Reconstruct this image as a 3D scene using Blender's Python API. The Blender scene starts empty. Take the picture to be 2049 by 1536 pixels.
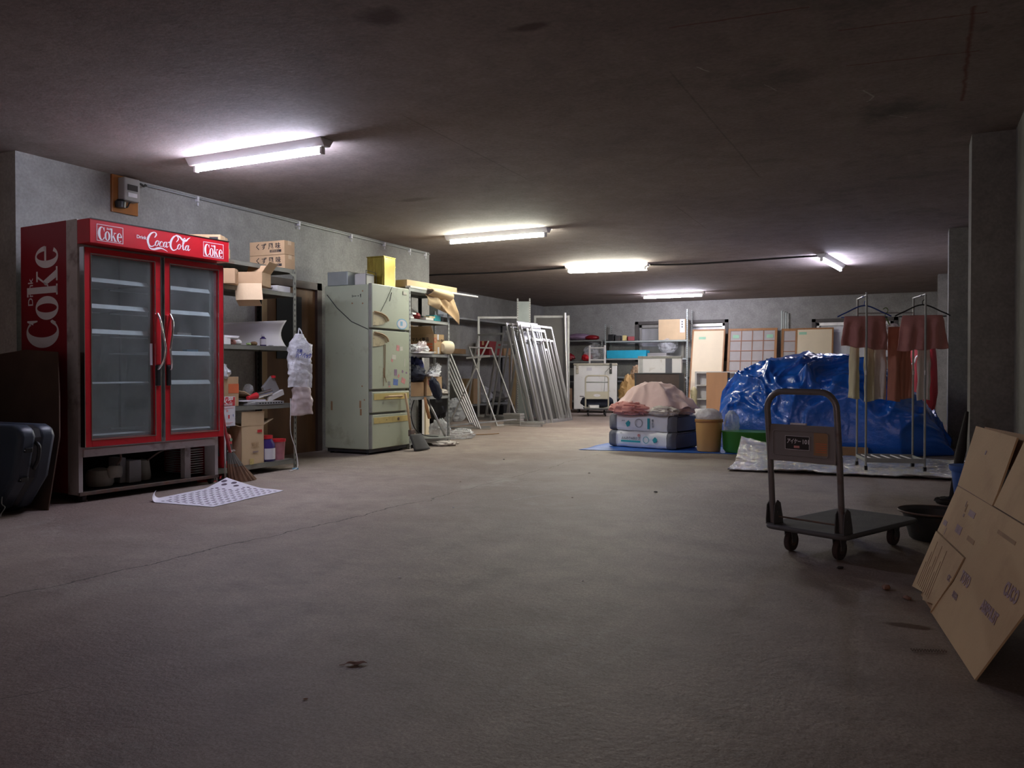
import bpy, bmesh, math, random
from mathutils import Vector, Matrix, noise, Euler
sc = bpy.context.scene
COL = sc.collection
PI = math.pi
R = math.radians
random.seed(7)

# ------------------------------------------------------------ camera
cam_data = bpy.data.cameras.new('camera')
cam = bpy.data.objects.new('camera', cam_data)
COL.objects.link(cam)
cam_data.sensor_fit = 'HORIZONTAL'
cam_data.sensor_width = 36.0
cam_data.lens = 1650.0 / 2049.0 * 36.0
cam_data.clip_end = 80
cam.location = (0, 0, 0.90)
cam.rotation_euler = (R(90 - 0.8), 0, R(26))
sc.camera = cam

# ------------------------------------------------------------ colour management, world
sc.view_settings.view_transform = 'Standard'
sc.view_settings.look = 'None'
sc.view_settings.exposure = 0.27
sc.view_settings.gamma = 1.0
sc.view_settings.use_curve_mapping = False
world = bpy.data.worlds.new('world')
sc.world = world
world.use_nodes = True
bg = world.node_tree.nodes['Background']
bg.inputs[0].default_value = (0.86, 0.64, 0.61, 1)
bg.inputs[1].default_value = 0.8

# lamp colours and strengths (the emission of each fluorescent tube)
COOL = (0.76, 0.78, 1.0)
NEUTRAL = (0.93, 0.95, 0.82)
WARM = (1.0, 0.96, 0.82)
TUBE_POWER = 170.0

# ------------------------------------------------------------ materials
MATS = {}
def new_mat(name):
    m = bpy.data.materials.new(name)
    m.use_nodes = True
    MATS[name] = m
    nt = m.node_tree
    return m, nt, nt.nodes['Principled BSDF']

def obj_coord(nt, scale=(1, 1, 1)):
    tc = nt.nodes.new('ShaderNodeTexCoord')
    mp = nt.nodes.new('ShaderNodeMapping')
    mp.inputs['Scale'].default_value = scale
    nt.links.new(tc.outputs['Object'], mp.inputs['Vector'])
    return mp.outputs[0]

def math_node(nt, op, a, b=None, clamp=False):
    n = nt.nodes.new('ShaderNodeMath'); n.operation = op; n.use_clamp = clamp
    for i, v in enumerate((a, b)):
        if v is None: continue
        if isinstance(v, (int, float)): n.inputs[i].default_value = v
        else: nt.links.new(v, n.inputs[i])
    return n.outputs[0]

def noise_node(nt, vec, scale, detail=4, rough=0.55, lo=0.3, hi=0.7, out0=0.0, out1=1.0):
    n = nt.nodes.new('ShaderNodeTexNoise')
    n.inputs['Scale'].default_value = scale
    n.inputs['Detail'].default_value = detail
    n.inputs['Roughness'].default_value = rough
    nt.links.new(vec, n.inputs['Vector'])
    mr = nt.nodes.new('ShaderNodeMapRange')
    mr.inputs[1].default_value = lo; mr.inputs[2].default_value = hi
    mr.inputs[3].default_value = out0; mr.inputs[4].default_value = out1
    nt.links.new(n.outputs[0], mr.inputs[0])
    return mr.outputs[0]

def mixc(nt, fac, a, b, mode='MIX'):
    n = nt.nodes.new('ShaderNodeMix'); n.data_type = 'RGBA'; n.blend_type = mode
    if isinstance(fac, (int, float)): n.inputs[0].default_value = fac
    else: nt.links.new(fac, n.inputs[0])
    for i, v in ((6, a), (7, b)):
        if isinstance(v, tuple): n.inputs[i].default_value = (*v[:3], 1)
        else: nt.links.new(v, n.inputs[i])
    return n.outputs[2]

def scale_col(nt, col, fac):
    n = nt.nodes.new('ShaderNodeVectorMath'); n.operation = 'SCALE'
    if isinstance(col, tuple): n.inputs[0].default_value = col[:3]
    else: nt.links.new(col, n.inputs[0])
    nt.links.new(fac, n.inputs['Scale'])
    return n.outputs[0]

def mat(name, col, rough=0.6, metal=0.0, var=0.10, scale=6, bump=0.0, bscale=40, spec=0.5,
        stretch=(1, 1, 1), dirt=None, dirt_amt=0.5, dirt_scale=7, coat=0.0, trans=0.0, alpha=1.0, sheen=0.0):
    m, nt, b = new_mat(name)
    v = obj_coord(nt, stretch)
    f = noise_node(nt, v, scale, out0=1 - var, out1=1 + var)
    c = scale_col(nt, col, f)
    if dirt:
        d = noise_node(nt, v, dirt_scale, detail=7, rough=0.65, lo=0.62 - 0.22 * dirt_amt, hi=0.80 - 0.1 * dirt_amt)
        c = mixc(nt, d, c, dirt)
    nt.links.new(c, b.inputs['Base Color'])
    b.inputs['Roughness'].default_value = rough
    b.inputs['Metallic'].default_value = metal
    b.inputs['Specular IOR Level'].default_value = spec
    b.inputs['Coat Weight'].default_value = coat
    b.inputs['Transmission Weight'].default_value = trans
    b.inputs['Alpha'].default_value = alpha
    b.inputs['Sheen Weight'].default_value = sheen
    if bump:
        h = noise_node(nt, v, bscale, detail=5, lo=0.2, hi=0.8)
        bn = nt.nodes.new('ShaderNodeBump')
        bn.inputs['Strength'].default_value = bump
        bn.inputs['Distance'].default_value = 0.02
        nt.links.new(h, bn.inputs['Height'])
        nt.links.new(bn.outputs[0], b.inputs['Normal'])
    return m

def spot(nt, vec, cx, cy, rx, ry, edge=0.35, wob=0.5, wscale=3.0, ang=0.0):
    """mask of a stain lying on a horizontal surface, with a wobbly outline"""
    sx = nt.nodes.new('ShaderNodeSeparateXYZ'); nt.links.new(vec, sx.inputs[0])
    dx = math_node(nt, 'SUBTRACT', sx.outputs[0], cx); dy = math_node(nt, 'SUBTRACT', sx.outputs[1], cy)
    ca, sa = math.cos(ang), math.sin(ang)
    u = math_node(nt, 'ADD', math_node(nt, 'MULTIPLY', dx, ca / rx), math_node(nt, 'MULTIPLY', dy, sa / rx))
    w = math_node(nt, 'ADD', math_node(nt, 'MULTIPLY', dx, -sa / ry), math_node(nt, 'MULTIPLY', dy, ca / ry))
    d = math_node(nt, 'SQRT', math_node(nt, 'ADD', math_node(nt, 'MULTIPLY', u, u), math_node(nt, 'MULTIPLY', w, w)))
    n = noise_node(nt, vec, wscale, detail=6, lo=0.2, hi=0.8, out0=-wob, out1=wob)
    d = math_node(nt, 'ADD', d, n)
    mr = nt.nodes.new('ShaderNodeMapRange'); mr.inputs[1].default_value = 1.0; mr.inputs[2].default_value = 1.0 - edge
    nt.links.new(d, mr.inputs[0])
    return mr.outputs[0]

def line_mask(nt, vec, p, q, width, wob=0.03, wscale=2.5, soft=1.0):
    """mask of a thin wandering line from p to q on a horizontal surface"""
    (x0, y0), (x1, y1) = p, q
    L = math.hypot(x1 - x0, y1 - y0); ux, uy = (x1 - x0) / L, (y1 - y0) / L
    sx = nt.nodes.new('ShaderNodeSeparateXYZ'); nt.links.new(vec, sx.inputs[0])
    dx = math_node(nt, 'SUBTRACT', sx.outputs[0], x0); dy = math_node(nt, 'SUBTRACT', sx.outputs[1], y0)
    t = math_node(nt, 'ADD', math_node(nt, 'MULTIPLY', dx, ux), math_node(nt, 'MULTIPLY', dy, uy))
    s = math_node(nt, 'ADD', math_node(nt, 'MULTIPLY', dx, -uy), math_node(nt, 'MULTIPLY', dy, ux))
    n = noise_node(nt, vec, wscale, detail=8, rough=0.6, lo=0.0, hi=1.0, out0=-wob, out1=wob)
    s = math_node(nt, 'ABSOLUTE', math_node(nt, 'ADD', s, n))
    mr = nt.nodes.new('ShaderNodeMapRange'); mr.inputs[1].default_value = width; mr.inputs[2].default_value = width * 0.2
    nt.links.new(s, mr.inputs[0])
    a = math_node(nt, 'GREATER_THAN', t, 0.0); b = math_node(nt, 'LESS_THAN', t, L)
    return math_node(nt, 'MULTIPLY', mr.outputs[0], math_node(nt, 'MULTIPLY', a, b))

def concrete(name, c1, c2, rough=0.85, big=0.6, fine=60, bump=0.12, extras=None):
    m, nt, b = new_mat(name)
    v = obj_coord(nt)
    f1 = noise_node(nt, v, big, detail=8, rough=0.6, lo=0.32, hi=0.68)
    c = mixc(nt, f1, c1, c2)
    f2 = noise_node(nt, v, 5.5, detail=8, rough=0.7, lo=0.25, hi=0.75, out0=0.80, out1=1.2)
    c = scale_col(nt, c, f2)
    f3 = noise_node(nt, v, fine, detail=3, lo=0.3, hi=0.7, out0=0.88, out1=1.12)
    c = scale_col(nt, c, f3)
    if extras: c = extras(nt, v, c)
    nt.links.new(c, b.inputs['Base Color'])
    b.inputs['Roughness'].default_value = rough
    b.inputs['Specular IOR Level'].default_value = 0.3
    h = noise_node(nt, v, fine * 0.6, detail=6, rough=0.65, lo=0.2, hi=0.8)
    bn = nt.nodes.new('ShaderNodeBump'); bn.inputs['Strength'].default_value = bump; bn.inputs['Distance'].default_value = 0.01
    nt.links.new(h, bn.inputs['Height']); nt.links.new(bn.outputs[0], b.inputs['Normal'])
    return m

def glass_mat(name, tint=(0.80, 0.85, 0.84), gloss=0.10, dust_haze=0.10, dust_haze_col=(0.35, 0.37, 0.35), rough=0.06):
    m = bpy.data.materials.new(name); m.use_nodes = True; MATS[name] = m
    nt = m.node_tree; nt.nodes.clear()
    out = nt.nodes.new('ShaderNodeOutputMaterial')
    tr = nt.nodes.new('ShaderNodeBsdfTransparent'); tr.inputs[0].default_value = (*tint, 1)
    gl = nt.nodes.new('ShaderNodeBsdfGlossy'); gl.inputs['Roughness'].default_value = rough
    df = nt.nodes.new('ShaderNodeBsdfDiffuse'); df.inputs[0].default_value = (*dust_haze_col, 1)
    m1 = nt.nodes.new('ShaderNodeMixShader'); m2 = nt.nodes.new('ShaderNodeMixShader')
    v = obj_coord(nt)
    d = noise_node(nt, v, 5, detail=6, out0=dust_haze * 0.5, out1=dust_haze * 1.5)
    nt.links.new(d, m1.inputs[0]); nt.links.new(tr.outputs[0], m1.inputs[1]); nt.links.new(df.outputs[0], m1.inputs[2])
    fr = nt.nodes.new('ShaderNodeLayerWeight'); fr.inputs[0].default_value = 0.5
    g = math_node(nt, 'ADD', math_node(nt, 'MULTIPLY', math_node(nt, 'POWER', fr.outputs['Facing'], 4.0), 0.8), gloss, clamp=True)
    nt.links.new(g, m2.inputs[0]); nt.links.new(m1.outputs[0], m2.inputs[1]); nt.links.new(gl.outputs[0], m2.inputs[2])
    nt.links.new(m2.outputs[0], out.inputs[0])
    return m

def emit_mat(name, col, power):
    m = bpy.data.materials.new(name); m.use_nodes = True; MATS[name] = m
    nt = m.node_tree; nt.nodes.clear()
    out = nt.nodes.new('ShaderNodeOutputMaterial'); e = nt.nodes.new('ShaderNodeEmission')
    e.inputs[0].default_value = (*col, 1); e.inputs[1].default_value = power
    nt.links.new(e.outputs[0], out.inputs[0])
    return m

def film_mat(name, col=(0.85, 0.87, 0.9), opacity=0.35, rough=0.15, bump=0.5, bscale=14):
    """crinkled clear plastic film"""
    m = bpy.data.materials.new(name); m.use_nodes = True; MATS[name] = m
    nt = m.node_tree; b = nt.nodes['Principled BSDF']; out = nt.nodes['Material Output']
    b.inputs['Base Color'].default_value = (*col, 1); b.inputs['Roughness'].default_value = rough
    v = obj_coord(nt)
    h = noise_node(nt, v, bscale, detail=6, rough=0.6, lo=0.2, hi=0.8)
    bn = nt.nodes.new('ShaderNodeBump'); bn.inputs['Strength'].default_value = bump; bn.inputs['Distance'].default_value = 0.03
    nt.links.new(h, bn.inputs['Height']); nt.links.new(bn.outputs[0], b.inputs['Normal'])
    tr = nt.nodes.new('ShaderNodeBsdfTransparent'); mx = nt.nodes.new('ShaderNodeMixShader')
    o = noise_node(nt, v, bscale * 0.6, detail=4, out0=opacity * 0.6, out1=min(1, opacity * 1.4))
    nt.links.new(o, mx.inputs[0]); nt.links.new(tr.outputs[0], mx.inputs[1]); nt.links.new(b.outputs[0], mx.inputs[2])
    nt.links.new(mx.outputs[0], out.inputs[0])
    return m

# ------------------------------------------------------------ mesh builder
class MB:
    def __init__(s):
        s.v = []; s.f = []; s.m = []; s.mi = 0; s.T = Matrix.Identity(4)
    def add(s, vs, fs):
        o = len(s.v)
        s.v += [tuple(s.T @ Vector(p)) for p in vs]
        s.f += [tuple(i + o for i in f) for f in fs]
        s.m += [s.mi] * len(fs)
        return s
    def box(s, x0, x1, y0, y1, z0, z1):
        vs = [(x, y, z) for z in (z0, z1) for y in (y0, y1) for x in (x0, x1)]
        return s.add(vs, [(0, 2, 3, 1), (4, 5, 7, 6), (0, 1, 5, 4), (2, 6, 7, 3), (0, 4, 6, 2), (1, 3, 7, 5)])
    def tube(s, pts, r, n=10, closed=False, cap=True):
        pts = [Vector(p) for p in pts]; N = len(pts)
        rr = r if isinstance(r, (list, tuple)) else [r] * N
        vs = []; up = None
        for i, p in enumerate(pts):
            if closed: d = pts[(i + 1) % N] - pts[i - 1]
            else: d = pts[min(i + 1, N - 1)] - pts[max(i - 1, 0)]
            d.normalize()
            if up is None:
                up = Vector((0, 0, 1)) if abs(d.z) < 0.9 else Vector((1, 0, 0))
            a = d.cross(up)
            if a.length < 1e-5: a = d.orthogonal()
            a.normalize(); b = a.cross(d).normalized(); up = b
            for k in range(n):
                t = 2 * PI * k / n
                vs.append(p + (a * math.cos(t) + b * math.sin(t)) * rr[i])
        fs = []
        for i in range(N if closed else N - 1):
            j = (i + 1) % N
            for k in range(n):
                l = (k + 1) % n
                fs.append((i * n + k, i * n + l, j * n + l, j * n + k))
        if cap and not closed:
            fs.append(tuple(reversed(range(n)))); fs.append(tuple((N - 1) * n + k for k in range(n)))
        return s.add(vs, fs)
    def cyl(s, a, b, r, n=14, r2=None):
        return s.tube([a, b], [r, r if r2 is None else r2], n)
    def lathe(s, prof, n=24, c=(0, 0, 0), ex=1.0, ey=1.0):
        vs = []; fs = []
        for (r, z) in prof:
            for k in range(n):
                t = 2 * PI * k / n
                vs.append((c[0] + r * math.cos(t) * ex, c[1] + r * math.sin(t) * ey, c[2] + z))
        for i in range(len(prof) - 1):
            for k in range(n):
                l = (k + 1) % n
                fs.append((i * n + k, i * n + l, (i + 1) * n + l, (i + 1) * n + k))
        ringed = tuple(prof[0]) == tuple(prof[-1])
        if prof[0][0] > 1e-6 and not ringed: fs.append(tuple(reversed(range(n))))
        if prof[-1][0] > 1e-6 and not ringed: fs.append(tuple((len(prof) - 1) * n + k for k in range(n)))
        return s.add(vs, fs)
    def prism(s, poly, t0, t1, plane='xz'):
        """extrude a 2D outline: plane xz runs along y, xy along z, yz along x"""
        def P(a, b, t):
            return {'xz': (a, t, b), 'xy': (a, b, t), 'yz': (t, a, b)}[plane]
        n = len(poly)
        vs = [P(a, b, t0) for a, b in poly] + [P(a, b, t1) for a, b in poly]
        fs = [tuple(range(n)), tuple(reversed(range(n, 2 * n)))]
        fs += [(i, i + n, (i + 1) % n + n, (i + 1) % n) for i in range(n)]
        return s.add(vs, fs)
    def bar(s, a, b, w, h, up=(0, 0, 1)):
        """rectangular bar from a to b, w across, h along up"""
        a, b = Vector(a), Vector(b); d = (b - a).normalized(); u = Vector(up)
        x = d.cross(u)
        if x.length < 1e-4: x = d.orthogonal()
        x.normalize(); y = x.cross(d).normalized()
        vs = []
        for p in (a, b):
            for i, j in ((-1, -1), (1, -1), (1, 1), (-1, 1)):
                vs.append(p + x * w / 2 * i + y * h / 2 * j)
        return s.add(vs, [(3, 2, 1, 0), (4, 5, 6, 7), (0, 1, 5, 4), (1, 2, 6, 5), (2, 3, 7, 6), (3, 0, 4, 7)])
    def grid(s, fn, nu, nv, closeu=False, closev=False):
        vs = [fn(i / (nu if closeu else nu - 1), j / (nv if closev else nv - 1)) for i in range(nu) for j in range(nv)]
        fs = []
        for i in range(nu if closeu else nu - 1):
            for j in range(nv if closev else nv - 1):
                a, b = (i + 1) % nu, (j + 1) % nv
                fs.append((i * nv + j, a * nv + j, a * nv + b, i * nv + b))
        return s.add(vs, fs)
    def build(s, name, mats, parent=None, bevel=0, smooth=None, solid=0, sub=0, seg=2, loc=None, rot=None, label=None):
        me = bpy.data.meshes.new(name)
        me.from_pydata(s.v, [], s.f)
        bm = bmesh.new(); bm.from_mesh(me); bmesh.ops.recalc_face_normals(bm, faces=bm.faces); bm.to_mesh(me); bm.free()
        if not isinstance(mats, (list, tuple)): mats = [mats]
        for m in mats: me.materials.append(MATS[m] if isinstance(m, str) else m)
        for p, mi in zip(me.polygons, s.m): p.material_index = mi
        if smooth:
            me.shade_smooth()
            if smooth is not True: me.set_sharp_from_angle(angle=R(smooth))
        o = bpy.data.objects.new(name, me); COL.objects.link(o)
        if parent: o.parent = parent
        if loc: o.location = loc
        if rot: o.rotation_euler = rot
        if solid:
            md = o.modifiers.new('solid', 'SOLIDIFY'); md.thickness = solid; md.offset = 0
        if bevel:
            md = o.modifiers.new('bevel', 'BEVEL'); md.width = bevel; md.segments = seg; md.limit_method = 'ANGLE'; md.angle_limit = R(40)
        if sub:
            md = o.modifiers.new('sub', 'SUBSURF'); md.levels = sub; md.render_levels = sub
        if label: o['label'] = label
        return o

def thing(name, label, cat, loc=(0, 0, 0), rz=0, group=None, rot=None):
    o = bpy.data.objects.new(name, None); COL.objects.link(o)
    o.empty_display_size = 0.1
    o.location = loc; o.rotation_euler = rot if rot else (0, 0, R(rz))
    o['label'] = label; o['category'] = cat
    if group: o['group'] = group
    return o

def tag(o, label, cat, group=None, kind=None):
    o['label'] = label; o['category'] = cat
    if group: o['group'] = group
    if kind: o['kind'] = kind
    return o

def structure(o):
    o['kind'] = 'structure'
    return o

def copy_tree(o, parent=None, label=None, loc=None, rz=None):
    c = o.copy(); COL.objects.link(c)
    c.parent = parent
    for ch in list(o.children): copy_tree(ch, c)
    if label: c['label'] = label
    if loc is not None: c.location = loc
    if rz is not None: c.rotation_euler = (0, 0, R(rz))
    return c

def text(name, s, size, material, parent, loc, rot=(PI / 2, 0, 0), bold=0.0, align='LEFT', sx=1.0, thick=0.0004, label=None, shear=0.0):
    cu = bpy.data.curves.new(name, 'FONT'); cu.body = s; cu.size = size; cu.offset = bold
    cu.align_x = align; cu.extrude = thick; cu.resolution_u = 3; cu.shear = shear
    t = bpy.data.objects.new(name, cu); COL.objects.link(t)
    bpy.context.view_layer.update()
    me = bpy.data.meshes.new_from_object(t.evaluated_get(bpy.context.evaluated_depsgraph_get()))
    COL.objects.unlink(t); bpy.data.objects.remove(t); bpy.data.curves.remove(cu)
    me.materials.clear(); me.materials.append(MATS[material])
    if sx != 1.0: me.transform(Matrix.Diagonal((sx, 1, 1, 1)))
    o = bpy.data.objects.new(name, me); COL.objects.link(o)
    o.parent = parent; o.location = loc; o.rotation_euler = rot
    if label: o['label'] = label
    return o

def smooth_path(pts, k=6):
    """Catmull-Rom through the points"""
    P = [Vector(p) for p in pts]; out = []
    for i in range(len(P) - 1):
        p0 = P[max(i - 1, 0)]; p1 = P[i]; p2 = P[i + 1]; p3 = P[min(i + 2, len(P) - 1)]
        for j in range(k):
            t = j / k
            out.append(0.5 * ((2 * p1) + (p2 - p0) * t + (2 * p0 - 5 * p1 + 4 * p2 - p3) * t * t + (3 * p1 - p0 - 3 * p2 + p3) * t ** 3))
    out.append(P[-1])
    return out

def rounded_rect_path(x0, x1, y0, y1, r, k=5):
    pts = []
    for cx, cy, a0 in ((x1 - r, y1 - r, 0), (x0 + r, y1 - r, 90), (x0 + r, y0 + r, 180), (x1 - r, y0 + r, 270)):
        for i in range(k + 1):
            a = R(a0 + 90 * i / k); pts.append((cx + r * math.cos(a), cy + r * math.sin(a)))
    return pts

# ------------------------------------------------------------ palette
mat('red_enamel', (0.52, 0.012, 0.02), 0.35, var=0.06, scale=3, dirt=(0.12, 0.01, 0.01), dirt_amt=0.2)
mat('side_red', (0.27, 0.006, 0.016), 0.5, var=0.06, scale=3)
mat('dark_red', (0.26, 0.01, 0.016), 0.45, var=0.10, scale=4)
mat('white_paint', (0.75, 0.73, 0.72), 0.5, var=0.04)
mat('logo_white', (0.85, 0.80, 0.80), 0.5, var=0.02)
mat('steel_band', (0.52, 0.48, 0.46), 0.55, 0.0, var=0.12, scale=5, dirt=(0.11, 0.055, 0.035), dirt_amt=0.55, dirt_scale=5)
mat('chrome', (0.8, 0.8, 0.8), 0.15, 1.0, var=0.03)
mat('dark_steel', (0.05, 0.05, 0.052), 0.5, 0.4, var=0.2, dirt=(0.09, 0.045, 0.03), dirt_amt=0.4)
mat('black_plastic', (0.012, 0.012, 0.014), 0.4, var=0.1)
mat('black_rubber', (0.02, 0.018, 0.018), 0.75, var=0.2)
mat('liner_grey', (0.48, 0.52, 0.50), 0.5, var=0.08)
mat('shelf_white', (0.85, 0.92, 0.95), 0.45, var=0.05)
mat('compressor_cream', (0.35, 0.33, 0.27), 0.6, var=0.2, dirt=(0.08, 0.06, 0.05), dirt_amt=0.5)
mat('rusty_steel', (0.16, 0.12, 0.10), 0.75, 0.2, var=0.3, scale=12, dirt=(0.16, 0.06, 0.03), dirt_amt=0.7, dirt_scale=12)
mat('pale_green', (0.50, 0.545, 0.40), 0.35, var=0.05, scale=2.5, dirt=(0.30, 0.29, 0.18), dirt_amt=0.25, dirt_scale=3)
mat('door_edge_grey', (0.30, 0.30, 0.26), 0.5, var=0.1, dirt=(0.2, 0.13, 0.07), dirt_amt=0.4)
mat('mustard', (0.60, 0.48, 0.17), 0.4, var=0.08, dirt=(0.28, 0.19, 0.07), dirt_amt=0.35)
mat('cream_plastic', (0.66, 0.58, 0.34), 0.4, var=0.10, dirt=(0.22, 0.13, 0.05), dirt_amt=0.4, dirt_scale=18)
mat('brown_tape', (0.34, 0.20, 0.10), 0.5, var=0.1)
mat('cardboard', (0.50, 0.33, 0.18), 0.85, var=0.08, scale=5, bump=0.08, bscale=80)
mat('cardboard_dark', (0.10, 0.055, 0.035), 0.9, var=0.2, scale=4)
mat('cardboard_pale', (0.62, 0.46, 0.28), 0.85, var=0.07, scale=4, bump=0.06, bscale=80)
mat('cardboard_brown', (0.36, 0.22, 0.12), 0.9, var=0.12, scale=5, bump=0.08, bscale=80)  # a darker brown cardboard
mat('orange_print', (0.72, 0.16, 0.05), 0.6, var=0.1)
mat('ink_black', (0.025, 0.02, 0.02), 0.7, var=0.1)
mat('ink_violet', (0.30, 0.20, 0.30), 0.8, var=0.15)
mat('ink_faded', (0.36, 0.26, 0.22), 0.85, var=0.15)
mat('ink_blue', (0.03, 0.06, 0.40), 0.6, var=0.1)
mat('ink_teal', (0.03, 0.38, 0.42), 0.5, var=0.05)
mat('ink_red', (0.65, 0.02, 0.03), 0.5, var=0.06)
mat('sticker_pink', (0.70, 0.30, 0.28), 0.5, var=0.2, scale=30)
mat('sticker_blue', (0.12, 0.20, 0.50), 0.5, var=0.3, scale=30)
mat('sticker_pale', (0.72, 0.70, 0.60), 0.5, var=0.1)
mat('sky_blue', (0.20, 0.45, 0.65), 0.5, var=0.1)
mat('shelf_olive', (0.20, 0.20, 0.165), 0.5, 0.3, var=0.12, dirt=(0.13, 0.09, 0.06), dirt_amt=0.35)
mat('shelf_grey', (0.40, 0.44, 0.42), 0.45, 0.2, var=0.08)
mat('post_dark', (0.07, 0.072, 0.07), 0.5, 0.3, var=0.15)
mat('post_grey', (0.33, 0.34, 0.32), 0.5, 0.3, var=0.1)
mat('hole_black', (0.006, 0.006, 0.006), 0.9, var=0)
mat('white_card', (0.70, 0.68, 0.64), 0.7, var=0.05)
mat('paper', (0.74, 0.71, 0.66), 0.8, var=0.05)
mat('paper_lilac', (0.80, 0.77, 0.86), 0.6, var=0.03)
mat('paper_dots', (0.10, 0.07, 0.11), 0.7, var=0.2)
mat('aluminium', (0.52, 0.51, 0.50), 0.38, 0.75, var=0.12, scale=9, stretch=(1, 1, 0.3))
mat('aluminium_dull', (0.34, 0.34, 0.34), 0.5, 0.6, var=0.15, scale=9)
mat('gold_tin', (0.55, 0.44, 0.10), 0.22, 0.9, var=0.25, scale=6, stretch=(1, 1, 0.4), dirt=(0.25, 0.14, 0.04), dirt_amt=0.4)
mat('wood_orange', (0.38, 0.175, 0.06), 0.5, var=0.15, scale=10, stretch=(1, 1, 0.15))
mat('wood_frame', (0.52, 0.26, 0.10), 0.5, var=0.12, scale=10, stretch=(1, 1, 0.2))
mat('wood_lattice', (0.34, 0.16, 0.09), 0.6, var=0.1)
mat('wood_door', (0.17, 0.085, 0.035), 0.5, var=0.2, scale=8, stretch=(1, 1, 0.15))
mat('wood_dark', (0.055, 0.03, 0.022), 0.55, var=0.2, scale=8)
mat('plywood', (0.44, 0.31, 0.17), 0.7, var=0.12, scale=8, stretch=(1, 1, 0.2))
mat('plywood_box', (0.50, 0.26, 0.13), 0.55, var=0.08, scale=8, stretch=(1, 1, 0.2))
mat('cream_panel', (0.86, 0.74, 0.52), 0.7, var=0.04, scale=3, bump=0.04, bscale=120)
mat('shoji_paper', (0.46, 0.43, 0.41), 0.75, var=0.05)
mat('green_tape', (0.35, 0.62, 0.42), 0.6, var=0.08)
mat('freezer_white', (0.88, 0.87, 0.86), 0.4, var=0.03, dirt=(0.5, 0.44, 0.36), dirt_amt=0.15)
mat('beige_paint', (0.52, 0.48, 0.38), 0.45, var=0.05)
mat('trolley_grey', (0.20, 0.185, 0.19), 0.35, 0.4, var=0.08, dirt=(0.13, 0.07, 0.05), dirt_amt=0.3, dirt_scale=14)
mat('trolley_panel', (0.235, 0.215, 0.215), 0.45, 0.25, var=0.06)
mat('deck_mat', (0.10, 0.095, 0.09), 0.8, var=0.2, bump=0.3, bscale=160)
mat('bumper_grey', (0.09, 0.09, 0.095), 0.6, var=0.1)
mat('wheel_rubber', (0.055, 0.035, 0.035), 0.7, var=0.2)
mat('zinc', (0.42, 0.42, 0.40), 0.4, 0.7, var=0.15)
mat('cloth_pink', (0.86, 0.62, 0.58), 0.85, var=0.05, bump=0.1, bscale=60, sheen=0.2)
mat('cloth_rose', (0.62, 0.26, 0.23), 0.85, var=0.08, bump=0.1, bscale=60, sheen=0.2)
mat('garment_pink', (0.50, 0.225, 0.20), 0.9, var=0.07, bump=0.15, bscale=30, sheen=0.2)
mat('garment_peach', (0.50, 0.21, 0.14), 0.9, var=0.07, bump=0.1, bscale=30)
mat('garment_cream', (0.68, 0.63, 0.42), 0.9, var=0.06, bump=0.1, bscale=30)
mat('garment_white', (0.70, 0.64, 0.58), 0.9, var=0.06, bump=0.1, bscale=30)
mat('mattress_grey', (0.16, 0.165, 0.19), 0.8, var=0.08, bump=0.1, bscale=50)
mat('mattress_white', (0.90, 0.91, 0.93), 0.45, var=0.04, bump=0.1, bscale=12)
mat('bin_tan', (0.62, 0.36, 0.13), 0.45, var=0.05)
mat('bin_green', (0.035, 0.20, 0.028), 0.4, var=0.06)
mat('bucket_blue', (0.03, 0.10, 0.35), 0.45, var=0.06)
mat('navy_fabric', (0.015, 0.018, 0.035), 0.85, var=0.2)
mat('blue_bag', (0.10, 0.13, 0.36), 0.5, var=0.15)
mat('tan_fabric', (0.48, 0.30, 0.12), 0.85, var=0.12, bump=0.2, bscale=20)
mat('patterned_cloth', (0.30, 0.20, 0.12), 0.85, var=0.6, scale=22)
mat('suitcase_blue', (0.035, 0.045, 0.065), 0.45, var=0.1)
mat('orange_plastic', (0.70, 0.30, 0.06), 0.5, var=0.08)
mat('teal_board', (0.02, 0.42, 0.62), 0.5, var=0.08)
mat('straw', (0.15, 0.075, 0.04), 0.9, var=0.35, scale=40, stretch=(1, 1, 0.1))
mat('broom_grey', (0.10, 0.09, 0.075), 0.9, var=0.3, scale=40, stretch=(1, 1, 0.1))
mat('wood_handle', (0.50, 0.34, 0.18), 0.6, var=0.12, stretch=(1, 1, 0.2))
mat('dark_cloth', (0.03, 0.025, 0.022), 0.9, var=0.3)
mat('purple_jar', (0.05, 0.03, 0.16), 0.25, var=0.1)
mat('label_white', (0.72, 0.70, 0.74), 0.5, var=0.06)
mat('label_green', (0.45, 0.62, 0.25), 0.6, var=0.1)
mat('yellow', (0.75, 0.55, 0.08), 0.5, var=0.1)
mat('leaf_brown', (0.27, 0.15, 0.11), 0.8, var=0.3)
mat('meter_grey', (0.30, 0.29, 0.28), 0.5, var=0.06)
mat('varnished_board', (0.30, 0.11, 0.025), 0.35, var=0.2, scale=6, stretch=(1, 1, 0.2))
mat('pink_card', (0.55, 0.22, 0.25), 0.6, var=0.2, scale=10)
mat('green_toy', (0.10, 0.16, 0.03), 0.6, var=0.2)
mat('blue_hanger', (0.03, 0.07, 0.30), 0.35, var=0.05)
mat('glove_white', (0.62, 0.56, 0.50), 0.9, var=0.1)
glass_mat('cooler_glass', tint=(0.92, 0.95, 0.94), dust_haze=0.11, gloss=0.06, dust_haze_col=(0.50, 0.53, 0.52))  # grey diffuse in the panes: some dust, and haze of the reflected room
glass_mat('clear_glass', tint=(0.9, 0.93, 0.95), dust_haze=0.04, gloss=0.08)
glass_mat('frosted_glass', tint=(0.55, 0.55, 0.54), dust_haze=0.30, gloss=0.08, dust_haze_col=(0.22, 0.21, 0.205), rough=0.35)
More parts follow.
